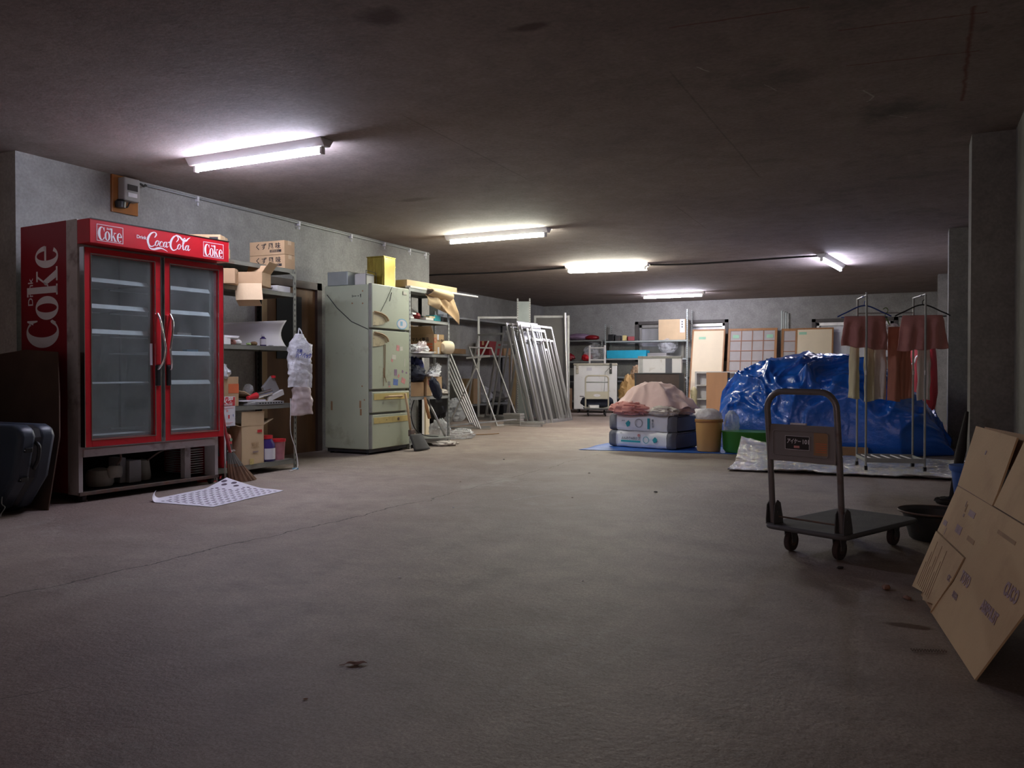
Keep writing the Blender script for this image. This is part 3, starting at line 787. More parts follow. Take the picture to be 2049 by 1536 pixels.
def mark(name, x0, x1, z0, z1, m, parent, y=YF, label=None, t=.0012, rot=0):
    cx, cz = (x0 + x1) / 2, (z0 + z1) / 2
    mb = MB().box(x0 - cx, x1 - cx, -t, 0, z0 - cz, z1 - cz)
    return mb.build(name, m, parent, loc=(cx, y, cz), rot=(0, R(rot), 0), label=label)
MB().box(.60, .675, YF - .008, YF, 1.795, 1.822).box(.60, .612, YF - .009, YF, 1.795, 1.836).build('badge', 'beige_paint', d1, bevel=.003)
# oval sticker
ov = MB().lathe([(0, 0), (1, 0), (1, .0012), (0, .0012)], 32); ov.v = [(x * .108, -z, y * .062) for x, y, z in ov.v]
ov = ov.build('sticker', 'sky_blue', d1, loc=(.585, YF, 1.455), label='oval blue and white sticker')
ov2 = MB().lathe([(0, 0), (1, 0), (1, .0018), (0, .0018)], 32); ov2.v = [(x * .092, -z, y * .050) for x, y, z in ov2.v]
ov2.build('sticker_centre', 'label_white', ov)
MB().box(-.035, .01, -.0026, -.001, -.02, .03).build('sticker_motif', 'sky_blue', ov)
# handle plates of the drawers
for dr, z0, z1 in ((d3, .598, .668), (d4, .338, .405)):
    MB().box(.03, GW - .02, YF - .004, YF, z0, z1).build('trim_plate', 'mustard', dr, bevel=.002)
MB().tube(smooth_path([(.25, YF - .0, .625), (.25, YF - .035, .63), (.27, YF - .042, .633), (.50, YF - .042, .633), (.52, YF - .035, .63), (.52, YF, .625)]), .013, 8).build('handle', 'wood_handle', d3, smooth=True)
MB().cyl((.50, YF - .010, .372), (.50, YF, .372), .018, 16).cyl((.50, YF - .014, .372), (.50, YF - .01, .372), .008, 10).build('lock', 'rusty_steel', d4)
MB().cyl((.27, YF - .006, .372), (.27, YF, .372), .005, 8).build('screw', 'ink_black', d4)
# stickers and tape remains on the second door
for (x0, x1, z0, z1, m, r) in ((.47, .53, 1.145, 1.21, 'sticker_pink', 8), (.54, .60, 1.15, 1.195, 'sticker_pale', -6), (.38, .46, 1.05, 1.10, 'sticker_pale', 4), (.365, .40, 1.02, 1.05, 'sticker_pink', 30),
                               (.425, .480, .865, .935, 'ink_violet', 0), (.405, .500, .755, .825, 'sticker_blue', 5), (.57, .65, .775, .835, 'sticker_pink', 20), (.66, .69, .885, .905, 'ink_violet', 10),
                               (.58, .61, .895, .925, 'ink_violet', 25), (.50, .53, .84, .88, 'sticker_pink', 40), (.30, .345, .755, .80, 'door_edge_grey', 0), (.63, .645, .97, 1.06, 'sticker_pale', 3), (.31, .35, .735, .75, 'sticker_pink', 0)):
    mark('sticker', x0, x1, z0, z1, m, d2, rot=r)
# brown tape trails down the door and over the top door
MB().tube([(.222, YF - .003, 1.21), (.222, YF - .002, .87), (.232, YF - .002, .84)], .003, 6).tube([(.250, YF - .004, 1.21), (.246, YF - .002, 1.0), (.240, YF - .002, .86), (.27, YF - .002, .79)], .003, 6)\
    .tube([(.215, YF - .002, .95), (.212, YF - .002, .75)], .003, 6).build('tape_remains', 'brown_tape', d2)
MB().tube([(.385, YF - .002, 1.862), (.27, YF - .002, 1.70), (.165, YF - .002, 1.575)], .0022, 6).tube([(.375, YF - .002, 1.80), (.335, YF - .002, 1.70)], .004, 6).build('tape_remains', 'post_dark', d1)
# marks on the grey-green side
sm = MB().tube([(-.002, .555, 1.768), (-.002, .42, 1.62), (-.002, .22, 1.46), (-.002, .0, 1.372)], .0045, 6)
sm.build('tape_line', 'dark_steel', fridge, label='dark diagonal tape line on the side')
ch = MB()
for y0, y1, z0, z1 in ((.205, .212, 1.725, 1.752), (.18, .20, 1.735, 1.742), (.155, .175, 1.735, 1.742), (.125, .135, 1.733, 1.745), (.092, .10, 1.722, 1.760), (.10, .104, 1.74, 1.755)):
    ch.box(-.0015, 0, y0, y1, z0, z1)
ch.build('marking', 'ink_black', fridge)
for y, z0, z1 in ((.495, .48, .58), (.105, .51, .59), (.098, .43, .50)): MB().box(-.0015, 0, y - .012, y + .012, z0, z1).build('label_remains', 'brown_tape', fridge)
for y, z in ((.21, 1.66), (.07, 1.655), (.08, .75), (.05, .60), (.07, 1.79)):
    MB().box(-.0015, 0, y - .008, y + .008, z - .008, z + .008).build('stain', 'brown_tape', fridge)
# power cord dangling out
# things on top of it
tin = thing('oil_tin', 'tall gold square tin standing on the green refrigerator', 'tin', from_frame(fridge, .33, .02, 1.864), 90)
tm = MB().box(0, .235, .0, .235, .006, .345).build('body', 'gold_tin', tin, bevel=.012, seg=3)
MB().box(-.003, .238, -.003, .238, 0, .012).box(-.003, .238, -.003, .238, .338, .350).build('rim', 'gold_tin', tin, bevel=.003)
MB().cyl((.19, .19, .35), (.19, .19, .362), .02).build('cap', 'gold_tin', tin)
small_box('white_appliance_part', 'grey metal box lying at the back on the green refrigerator', 'box', from_frame(fridge, .12, .42, 1.864), (.22, .28, .155), 'shelf_grey', 90, bevel=.008)
wb_ = thing('wire_basket', 'white container in a thin wire frame beside the gold tin', 'container', from_frame(fridge, .10, .10, 1.864), 90)
MB().box(.0, .17, .0, .16, 0, .135).build('container', 'white_card', wb_, bevel=.02, seg=3)
MB().tube([(-.01, -.01, 0), (-.01, -.01, .165), (.18, -.01, .15), (.18, -.01, 0)], .0035, 6).tube([(-.01, -.01, .12), (.18, -.01, .12)], .003, 6).build('wire_frame', 'post_dark', wb_)
# ============================================================ helpers for soft and leaning things
def crumple(name, mats, size, loc, rz=0, amp=.25, freq=3.0, seed=0, n=28, parent=None, flat_bottom=True, smooth=40, power=1.0, tilt=(0, 0)):
    """a lump of cloth or film: a closed surface with creased noise"""
    mb = MB(); off = Vector((seed * 7.3, seed * 3.1, seed * 1.7))
    nu, nv = n, n // 2 + 2
    vs = []; fs = []
    for j in range(nv + 1):
        ph = PI * j / nv
        for i in range(nu):
            th = 2 * PI * i / nu
            d = Vector((math.sin(ph) * math.cos(th), math.sin(ph) * math.sin(th), math.cos(ph)))
            q = d * freq + off
            r = 1 - amp * .3 + amp * (1 - 2.4 * abs(noise.noise(q))) + amp * .55 * (1 - 2.4 * abs(noise.noise(q * 2.3 + Vector((2, 5, 1))))) + amp * .6 * noise.noise(q * .6)
            sgn = lambda v: math.copysign(abs(v) ** power, v)
            p = Vector((sgn(d.x) * size[0] / 2, sgn(d.y) * size[1] / 2, sgn(d.z) * size[2] / 2)) * r
            z = p.z + size[2] / 2
            if flat_bottom: z = max(z, 0.002)
            vs.append((p.x, p.y, z))
    for j in range(nv):
        for i in range(nu):
            k = (i + 1) % nu
            fs.append((j * nu + i, (j + 1) * nu + i, (j + 1) * nu + k, j * nu + k))
    mb.add(vs, fs)
    return mb.build(name, mats, parent, smooth=smooth, loc=loc, rot=(R(tilt[0]), R(tilt[1]), R(rz)))

def sheet(name, m, fn, nu=24, nv=16, parent=None, solid=.003, smooth=True, loc=None, rot=None):
    return MB().grid(fn, nu, nv).build(name, m, parent, solid=solid, smooth=smooth, loc=loc, rot=rot)

def carton(label, loc, rz, dims, m='cardboard', group=None, tape=True, name='cardboard_box', flaps=None, edge=None):
    w, d, h = dims
    t = thing(name, label, 'cardboard box', loc, rz, group)
    if flaps is None:
        b = MB().box(0, w, 0, d, 0, h).build('carton', m, t, bevel=.002)
        MB().box(.001, w - .001, d / 2 - .0012, d / 2 + .0012, h - .001, h + .0006).build('seam', 'cardboard_brown', t)
        if tape: MB().box(-.0008, w + .0008, d / 2 - .025, d / 2 + .025, h * .72, h + .0012).build('tape', 'mustard' if tape == 2 else 'cardboard_pale', t)
    else:
        k = .004
        MB().box(0, w, 0, k, 0, h).box(0, w, d - k, d, 0, h).box(0, k, 0, d, 0, h).box(w - k, w, 0, d, 0, h).box(0, w, 0, d, 0, k).build('carton', m, t)
        for side, ang in flaps:
            L = (w if side in 'fb' else d); e = (d if side in 'fb' else w) * .48
            a = R(ang); f = MB()
            if side == 'f': f.add([(0, 0, h), (L, 0, h), (L, -e * math.cos(a), h + e * math.sin(a)), (0, -e * math.cos(a), h + e * math.sin(a))], [(0, 1, 2, 3)])
            if side == 'b': f.add([(0, d, h), (L, d, h), (L, d + e * math.cos(a), h + e * math.sin(a)), (0, d + e * math.cos(a), h + e * math.sin(a))], [(0, 1, 2, 3)])
            if side == 'l': f.add([(0, 0, h), (0, L, h), (-e * math.cos(a), L, h + e * math.sin(a)), (-e * math.cos(a), 0, h + e * math.sin(a))], [(0, 1, 2, 3)])
            if side == 'r': f.add([(w, 0, h), (w, L, h), (w + e * math.cos(a), L, h + e * math.sin(a)), (w + e * math.cos(a), 0, h + e * math.sin(a))], [(0, 1, 2, 3)])
            f.build('flap', m, t, solid=.004)
    return t

def slotted_post(mb, x, y, z1, w=.036, sx=1, sy=1, pitch=.05, z0=0.0):
    """an L-shaped post with a row of slots (material 1)"""
    mb.mi = 0
    mb.box(min(x, x + sx * w), max(x, x + sx * w), min(y, y + sy * .003), max(y, y + sy * .003), z0, z1)
    mb.box(min(x, x + sx * .003), max(x, x + sx * .003), min(y, y + sy * w), max(y, y + sy * w), z0, z1)
    mb.mi = 1
    k = int((z1 - z0) / pitch)
    for i in range(k):
        z = z0 + .02 + i * pitch
        cx = x + sx * w * .55; yy = y - sy * .0006
        mb.box(cx - .0045, cx + .0045, min(yy, y + sy * .004), max(yy, y + sy * .004), z, z + pitch * .42)
    mb.mi = 0

def rack(label, loc, rz, L, D, H, levels, mboard, mpost, mrear=None, lip=.038, name='shelving_rack', group=None, postw=.036, braces=False, pitch=.05, heights=None):
    t = thing(name, label, 'shelving', loc, rz, group)
    hs = heights or [H] * 4
    for k, (x, y, sx, sy, m) in enumerate(((0, 0, 1, 1, mpost), (L, 0, -1, 1, mpost), (0, D, 1, -1, mrear or mpost), (L, D, -1, -1, mrear or mpost))):
        p = MB(); slotted_post(p, x, y, hs[k], postw, sx, sy, pitch)
        p.build('post', [m, 'hole_black'], t)
    for z in levels:
        b = MB().box(.004, L - .004, .004, D - .004, z - .004, z)
        b.box(.004, L - .004, .004, .008, z - lip, z).box(.004, L - .004, D - .008, D - .004, z - lip, z).box(.004, .008, .004, D - .004, z - lip, z).box(L - .008, L - .004, .004, D - .004, z - lip, z)
        b.build('shelf_board', mboard, t)
    return t

def papers(name, label, cat, loc, rz, items, parent=None, group=None):
    """a small pile of flat things: (x, y, w, d, h, turn, material)"""
    t = thing(name, label, cat, loc, rz, group)
    z = 0
    for (x, y, w, d, h, a, m) in items:
        MB().box(-w / 2, w / 2, -d / 2, d / 2, 0, h - .001).build('sheet', m, t, bevel=.0015, loc=(x, y, z), rot=(0, 0, R(a)))
        z += h
    return t

# ============================================================ near shelving rack (beside the red cooler)
S1 = rack('grey steel shelving rack against the wall between the red cooler and the brown door', (-5.191, 5.028, 0), 91, 1.04, .45, 1.862,
          (1.860, 1.640, 1.138, .612, .092), 'shelf_olive', 'shelf_olive', 'post_dark')
def s1(x, y, z):            # x from the right-hand front post, as negative values to the left
    return from_frame(S1, 1.04 + x, y, z)
gp = MB().prism([(1.04 - .10, 1.82), (1.04 - .002, 1.82), (1.04 - .002, 1.70), (1.04 - .03, 1.79)], -.002, .001, 'xz'); gp.build('gusset', 'shelf_olive', S1)

def kuzu(label, loc, rz):
    t = carton(label, loc, rz, (.40, .15, .128), 'cardboard', 'lettered cartons on the near rack', tape=True)
    for ch_, x in (('く', .065), ('ず', .135), ('風', .215), ('味', .295)):
        text('lettering', ch_, .062, 'ink_black', t, (x, -.001, .058), bold=.001)
    MB().box(.235, .365, -.001, 0, .022, .046).build('printed_strip', 'ink_black', t)
    text('lettering', '吉野本葛入', .019, 'cardboard', t, (.243, -.0016, .027))
    return t
kuzu('small lettered carton on top of the near rack, lower of the two', (-5.62, 5.90, 1.861), 4)
kuzu('small lettered carton on top of the near rack, upper of the two', (-5.62, 5.90, 1.991), 3)
cb = carton('plain carton behind the cooler header, lower of two', (-5.32, 5.06, 1.862), 30, (.16, .20, .092), 'cardboard')
cb = carton('wide plain carton behind the cooler header, upper of two, dark printed label', (-5.475, 4.92, 1.957), 30, (.35, .22, .085), 'cardboard')
MB().box(.26, .33, -.0012, 0, .035, .065).build('printed_strip', 'ink_black', cb)
# level 1.64: a closed carton, an open one with a hanging flap, packets
ca = carton('tan carton with faint red print near the cooler corner', s1(-1.0, .03, 1.641), 35, (.17, .16, .125), 'cardboard')
MB().box(.03, .05, -.001, 0, .03, .09).build('red_print', 'ink_red', ca)
co = carton('open tan carton with a long flap hanging below its shelf', s1(-.74, .02, 1.641), 22, (.22, .20, .12), 'cardboard', flaps=(('r', 55), ('b', 60)))
fl = MB().grid(lambda u, v: (-.02 + .235 * u + .03 * v, -.006 - .05 * v - .01 * math.sin(u * PI), .02 - .145 * v), 8, 8); fl.build('hanging_flap', 'cardboard_pale', co, solid=.004)
fl = MB().grid(lambda u, v: (.012 + .20 * u + .012 * v, -.056 + .035 * v, -.125 - .048 * v), 4, 4); fl.build('flap_lip', 'cardboard_pale', co, solid=.004)
small_box('pink_packet', 'small pink printed packet between cooler corner and tan carton', 'packet', s1(-.985, -.01, 1.642), (.09, .02, .085), 'pink_card', 91)
papers('paper_packets', 'pile of pale packets left of the small white carton', 'packets', s1(-.36, .12, 1.642), 91,
       [(0, 0, .20, .14, .018, 4, 'paper'), (-.03, .0, .17, .12, .014, -8, 'cardboard_pale'), (.02, 0, .19, .12, .016, 6, 'label_white'), (-.01, .01, .15, .11, .012, -4, 'paper')])
small_box('white_carton', 'long white carton at the right end of the second shelf', 'box', s1(-.14, .08, 1.642), (.20, .10, .055), 'white_card', 96)
papers('paper_packets', 'pale packets at the back of the second shelf', 'packets', s1(-.24, .30, 1.642), 91,
       [(0, 0, .30, .16, .03, 3, 'paper'), (.02, 0, .26, .14, .02, -3, 'label_white')])
# level 1.138
def curl(u, v):
    x = -.90 + 1.06 * u; z = .002 + .262 * v * (.78 + .22 * u) - .03 * (1 - u)
    return (x, .30 + .07 * math.sin(PI * v) - .04 * u + .03 * math.sin(u * 6), max(z, .001))
pl = sheet('plastic_sheet', 'paper_lilac', curl, 26, 10, solid=.003)
pl.location = s1(0, 0, 1.139); pl.rotation_euler = (0, 0, R(91)); tag(pl, 'curved lilac-white plastic sheet standing along the middle shelf', 'sheet')
bo = thing('medicine_bottle', 'small dark bottle with white label on the middle shelf', 'bottle', s1(-.37, .07, 1.139), 60)
MB().lathe([(0, 0), (.026, 0), (.028, .005), (.028, .066), (.014, .078), (.013, .086), (0, .086)], 20).build('bottle_body', 'purple_jar', bo, smooth=40)
MB().lathe([(.0285, .010), (.0285, .062)], 20).build('paper_label', 'label_white', bo, smooth=40)
MB().lathe([(0, .084), (.017, .084), (.017, .102), (0, .102)], 16).build('cap', 'label_white', bo, smooth=40)
papers('paper_stack', 'white carton and papers at the left of the middle shelf', 'papers', s1(-.88, .13, 1.139), 91,
       [(0, 0, .16, .18, .055, 2, 'white_card'), (.06, 0, .22, .18, .012, -5, 'paper'), (.12, .02, .20, .16, .012, 8, 'label_white')])
for i, (x, y, sx, sy, sz, m, lab) in enumerate(((-.72, .10, .07, .05, .045, 'sticker_pink', 'small pinkish packet by the paper stack'), (-.64, .12, .10, .07, .05, 'paper', 'crumpled grey paper beside the pinkish packet'),
        (-.555, .07, .05, .04, .022, 'label_green', 'small yellow-green lump on the middle shelf edge'), (-.46, .10, .09, .06, .035, 'cardboard', 'small tan pouch left of the medicine bottle'),
        (-.28, .06, .06, .03, .012, 'label_white', 'white scrap right of the medicine bottle'), (-.14, .09, .12, .05, .008, 'paper', 'flat paper scrap at the right of the middle shelf'))):
    tag(crumple('scrap', m, (sx, sy, sz), s1(x, y, 1.139), 91 + 20 * i, .2, 2.5, i + 3, 16), lab, 'scrap')
# level .612
cf = carton('tan carton with orange panel and a white bag over it, lower left shelf', s1(-1.0, .03, .613), 91, (.28, .28, .25), 'cardboard')
MB().box(.16, .281, -.001, 0, .11, .19).build('orange_panel', 'orange_print', cf)
tag(crumple('plastic_bag', 'white_film', (.26, .22, .16), s1(-.90, .13, .815), 91, .22, 2.2, 4, 30, flat_bottom=False), 'white plastic bag draped over the orange-panelled carton', 'bag')
carton('brown carton behind the white bag on the lower shelf', s1(-.98, .30, .865), 91, (.26, .12, .09), 'cardboard_brown')
tr = sheet('flat_tray', 'plywood', lambda u, v: (-.64 + .40 * u, .04 + .30 * v, .12 - .085 * math.sin(u * 2.2) + .02 * v), 16, 6, solid=.008)
tr.location = s1(0, 0, .613); tr.rotation_euler = (0, 0, R(91)); tag(tr, 'bent brown board lying in front of the dark post', 'board')
mg = papers('magazine_pile', 'curled magazines and trays under the bent board', 'magazines', s1(-.45, .13, .613), 91,
            [(0, 0, .42, .24, .018, 2, 'aluminium_dull'), (.05, 0, .40, .22, .014, -4, 'white_card'), (-.08, 0, .30, .2, .015, 3, 'label_white')])
pb = thing('perforated_strip', 'flat perforated grey steel strip lying on the shelf edge', 'steel strip', s1(-.40, -.002, .614), 91)
m = MB(); m.box(-.12, .22, 0, .05, 0, .026); m.mi = 1
for k in range(9): m.box(-.10 + k * .035, -.082 + k * .035, -.001, .002, .008, .018)
m.build('strip', ['zinc', 'hole_black'], pb)
bk = thing('cassette_lid', 'open grey plastic case with red knob leaning on the lower shelf', 'plastic case', s1(-.30, .06, .645), 91)
MB().prism([(-.03, .0), (.16, .055), (.055, .225), (.04, .225), (-.08, .12)], .0, .03, 'xz').build('lid', 'meter_grey', bk, bevel=.004)
MB().prism([(-.05, -.015), (.165, .050), (.15, .10), (-.03, .035)], -.03, .0, 'xz').build('base', 'white_card', bk, bevel=.004)
MB().lathe([(0, 0), (.022, 0), (.022, .02), (0, .024)], 16, (.05, -.0, .205)).build('knob', 'ink_red', bk, smooth=40)
cn = thing('metal_flask', 'shiny metal flask with red end lying among the magazines', 'flask', s1(-.50, .05, .675), 91)
MB().cyl((.02, 0, .02), (.20, .0, .05), .030, 22).build('body', 'chrome', cn, smooth=50)
MB().cyl((-.09, 0, .0), (.02, 0, .02), .018, 16, r2=.029).build('neck', 'ink_red', cn, smooth=50)
tag(crumple('glass_jar_group', 'clear_film', (.10, .07, .09), s1(-.42, .20, .70), 0, .2, 4, 6, 18), 'crumpled clear wrapper behind the metal flask', 'wrapper')
# bottom level .092
def carton_tall():
    t = carton('tall tan carton with top open, on the lowest shelf of the near rack', s1(-.70, .02, .093), 93, (.29, .26, .34), 'cardboard_pale', flaps=(('f', 88), ('r', 20), ('l', 12), ('b', 10)))
    text('lettering', '精米', .05, 'cardboard', t, (.12, -.0055, .15), bold=.001); MB().box(.14, .21, -.006, -.004, .10, .115).build('printed_strip', 'ink_faded', t)
    MB().box(.20, .26, -.006, -.004, .275, .30).build('red_print', 'ink_red', t); MB().box(.10, .15, -.006, -.004, .0, .05).build('tape', 'mustard', t)
    return t
carton_tall()
jr = thing('storage_jar', 'clear jar with red screw lid, dark contents and a white label', 'jar', s1(-.30, .10, .093), 91)
MB().lathe([(0, 0), (.070, 0), (.078, .012), (.078, .155), (.055, .195), (.052, .21), (0, .21)], 24).build('jar_body', 'purple_jar', jr, smooth=40)
MB().lathe([(0, .205), (.058, .205), (.058, .235), (0, .238)], 24).build('lid', 'ink_red', jr, smooth=40)
m = MB()
m.grid(lambda u, v: (.0792 * math.cos(R(-150 + 100 * u)), .0792 * math.sin(R(-150 + 100 * u)), .02 + .10 * v), 14, 2)
m.build('label', 'label_white', jr, smooth=True)
m = MB().grid(lambda u, v: (.0795 * math.cos(R(-48 + 26 * u)), .0795 * math.sin(R(-48 + 26 * u)), .06 + .07 * v), 6, 2); m.build('green_label', 'label_green', jr, smooth=True)
tb = thing('red_tub', 'pink and red printed tub at the right of the lowest shelf', 'tub', s1(-.13, .12, .093), 91)
MB().lathe([(0, 0), (.062, 0), (.072, .17), (.075, .175), (.075, .185), (0, .185)], 22).build('tub_body', 'pink_card', tb, smooth=40)
MB().lathe([(0, .165), (.077, .165), (.077, .19), (0, .192)], 22).build('lid', 'ink_red', tb, smooth=40)
tag(MB().tube(smooth_path([s1(-.10, -.01, .66), s1(-.11, -.02, .55), s1(-.11, -.02, .35), s1(-.06, -.03, .2), s1(-.05, -.05, .08), s1(-.12, -.10, .02), s1(-.25, -.12, .006)]), .0035, 6).build('power_cord', 'white_paint', smooth=True),
    'thin white cord hanging from the lower shelf to the floor', 'cord')
small_box('blue_clip', 'small blue plastic clip on the floor by the near rack post', 'clip', s1(-.08, -.05, 0), (.05, .03, .015), 'sky_blue', 80)
# extinguisher, its sign, broom and umbrella by the cooler's right side
ex = thing('fire_extinguisher', 'red fire extinguisher with black label standing on the lowest shelf', 'fire extinguisher', s1(-.84, .08, .094), 91)
MB().lathe([(0, 0), (.060, 0), (.064, .012), (.064, .23), (.052, .275), (.022, .30), (.022, .315), (0, .315)], 26).build('cylinder', 'red_enamel', ex, smooth=40)
MB().lathe([(0, .31), (.022, .31), (.024, .345), (0, .35)], 14).box(-.015, .015, -.05, .02, .335, .352).build('valve', 'chrome', ex, smooth=40)
MB().bar((0, -.01, .36), (.09, -.04, .41), .018, .006).build('lever', 'black_plastic', ex)
MB().bar((0, -.01, .35), (.11, -.04, .345), .018, .006).build('carry_handle', 'black_plastic', ex)
MB().lathe([(.014, -.004), (.022, 0), (.014, .004), (.014, -.004)], 14, (-.01, -.03, .375)).build('safety_pin', 'yellow', ex)
MB().tube(smooth_path([(-.02, 0, .34), (-.07, .01, .32), (-.075, 0, .20), (-.072, -.01, .10)]), .008, 8).build('hose', 'black_rubber', ex, smooth=True)
m = MB().grid(lambda u, v: (.0648 * math.cos(R(-125 + 75 * u)), .0648 * math.sin(R(-125 + 75 * u)), .06 + .14 * v * (1)), 12, 2); m.build('label', 'ink_black', ex, smooth=True)
text('lettering', 'HATSUTA', .020, 'logo_white', ex, (-.03, -.0665, .135), bold=.0005)
MB().lathe([(0, 0), (.014, 0), (.014, .002), (0, .002)], 14).build('green_mark', 'green_tape', ex, loc=(.012, -.0645, .235), rot=(PI / 2, 0, 0))
for x, m_ in ((-.022, 'label_white'), (.004, 'yellow')):
    MB().lathe([(0, 0), (.011, 0), (.011, .002), (0, .002)], 12).build('round_mark', m_, ex, loc=(x, -.0645, .045), rot=(PI / 2, 0, 0))
sg = thing('extinguisher_sign', 'white and red sign with a pole beside the fire extinguisher', 'sign', s1(-.955, -.045, 0), 91)
MB().box(-.12, .11, -.004, 0, .452, .700).build('sign_plate', 'label_white', sg)
MB().box(-.114, .106, -.0055, -.004, .620, .694).build('red_panel', 'ink_red', sg)
text('lettering', '消火器', .066, 'logo_white', sg, (-.108, -.0062, .640), bold=.0018)
text('lettering', 'FIRE EXTINGUISHER', .021, 'logo_white', sg, (-.110, -.0062, .624), bold=.0004)
for (x0, x1, z0, z1, m_) in ((-.09, .09, .603, .606, 'sticker_pink'), (-.10, .02, .594, .597, 'sticker_pink'), (-.10, -.08, .575, .59, 'ink_black'), (.01, .028, .572, .588, 'sticker_pink'),
                            (-.045, -.035, .52, .55, 'ink_black'), (.03, .045, .515, .545, 'ink_red'), (.085, .09, .53, .55, 'sticker_blue'), (-.10, .08, .48, .482, 'sticker_pink'), (-.10, .06, .47, .472, 'sticker_pink')):
    MB().box(x0, x1, -.0058, -.004, z0, z1).build('pictogram', m_, sg)
MB().cyl((.0, .004, 0), (.0, .004, .46), .008, 10).build('pole', 'white_paint', sg, smooth=50)
MB().lathe([(0, 0), (.07, 0), (.06, .018), (.01, .025), (0, .025)], 18).build('base', 'black_plastic', sg, smooth=40)
br = thing('broom', 'short straw broom with dark binding leaning beside the cooler', 'broom', (-5.10, 5.04, 0), 0)
MB().tube([(-.03, .02, .62), (.0, .03, .40), (.035, .05, .22)], [.011, .012, .013], 10).build('handle', 'dark_red', br, smooth=50)
def bristle(z0, z1, w0, w1, d0, d1, x0, x1, y0, y1, seed, ragged=.0):
    def f(u, v):
        a = 2 * PI * u; r = 1 + .06 * math.sin(a * 17) + .05 * noise.noise(Vector((a * 3, seed, 0)))
        z = z0 + (z1 - z0) * v - (ragged * abs(math.sin(a * 9 + 1)) if v > .99 else 0)
        return (x0 + (x1 - x0) * v + (w0 + (w1 - w0) * v) * math.cos(a) * r * .25, y0 + (y1 - y0) * v + (d0 + (d1 - d0) * v) * math.sin(a) * r, max(z, .003))
    return MB().grid(f, 60, 8, closeu=True)
bristle(.24, .13, .10, .24, .022, .065, .035, .06, .05, .075, 1).build('binding', 'broom_grey', br, smooth=30)
bristle(.15, .004, .22, .30, .060, .135, .055, .09, .07, .13, 2, .012).build('bristles', 'straw', br, smooth=30)
um = thing('umbrella', 'thin folded umbrella with white shaft leaning at the cooler corner', 'umbrella', (-5.13, 4.98, 0), 0)
MB().tube([(.03, .0, .003), (-.02, -.02, .30), (-.03, -.03, .46)], .005, 8).build('shaft', 'white_paint', um, smooth=True)
MB().tube(smooth_path([(-.045, .0, .42), (-.03, .02, .32), (-.03, .03, .16)]), [.03] * 6 + [.022] * 6 + [.012], 8).build('folded_canopy', 'dark_red', um, smooth=True)
rd = thing('dustpan', 'small red dustpan on the floor behind the straw broom', 'dustpan', (-5.22, 5.0, 0), 40)
MB().prism([(-.09, 0), (.09, 0), (.09, .035), (.085, .035), (.085, .005), (-.085, .005), (-.085, .035), (-.09, .035)], 0, .17, 'xz').box(-.09, .09, .165, .17, 0, .05).build('pan', 'ink_red', rd)
MB().box(-.012, .012, .17, .29, .03, .045).build('handle', 'ink_red', rd, bevel=.004)

# bags hanging from the right-hand post
mat('steel_board', (0.12, 0.112, 0.108), 0.6, var=0.08)
def pouch(w, h, d, seed, flare=0.0, pinch=.25, amp=.012):
    def f(u, v):
        a = 2 * PI * u; k = (pinch + (1 - pinch) * min(1, v * 5)) * (1 + flare * v)
        x = w / 2 * k * math.copysign(abs(math.cos(a)) ** .6, math.cos(a)); y = d / 2 * k * math.copysign(abs(math.sin(a)) ** .8, math.sin(a)) * math.sin(PI * min(.97, .12 + v * .85)) ** .5
        z = -h * v; q = Vector((x * 18, y * 18, z * 14 + seed * 5))
        n_ = (1 - 2 * abs(noise.noise(q))) * amp + noise.noise(q * 2.5) * amp * .7
        return (x + n_ * math.cos(a), y + n_ * math.sin(a), z + noise.noise(q * .8) * amp)
    return MB().grid(f, 44, 26, closeu=True)
hb = thing('hanging_bag', 'crinkled clear bag with blue lettering hanging on the rack post', 'bag', s1(-.02, -.055, 1.262), 80)
b = pouch(.23, .50, .085, 1, amp=.020).build('bag_body', 'white_film', hb, smooth=60)
text('lettering', 'ハイパック', .052, 'ink_blue', hb, (-.098, -.058, -.225), bold=.0014, shear=.2, sx=.72)
text('lettering', '万能', .034, 'ink_blue', hb, (-.085, -.058, -.175), bold=.0006, shear=.2)
MB().tube(smooth_path([(-.02, 0, -.02), (-.01, .0, .03), (.01, .02, .05), (.02, .0, .02), (.03, 0, -.02)]), .006, 8).build('tied_neck', 'white_film', hb, smooth=True)
hb2 = thing('hanging_bag', 'second crinkled silvery bag hanging right of the lettered bag', 'bag', s1(.055, .02, 1.22), 95)
pouch(.16, .42, .07, 5, amp=.024).build('bag_body', 'white_film', hb2, smooth=60)
hb3 = thing('hanging_bag', 'translucent pinkish bag flaring out below the lettered bag', 'bag', s1(.03, -.035, .80), 85)
pouch(.20, .30, .05, 9, flare=.35, pinch=.35, amp=.012).build('bag_body', 'pink_film', hb3, smooth=60)
# plywood board standing at the wall between rack and door
small_box('plywood_board', 'narrow plywood board standing on end against the left wall behind the near rack', 'board', (-6.14, 6.62, 0), (.03, .12, 1.70), 'plywood')

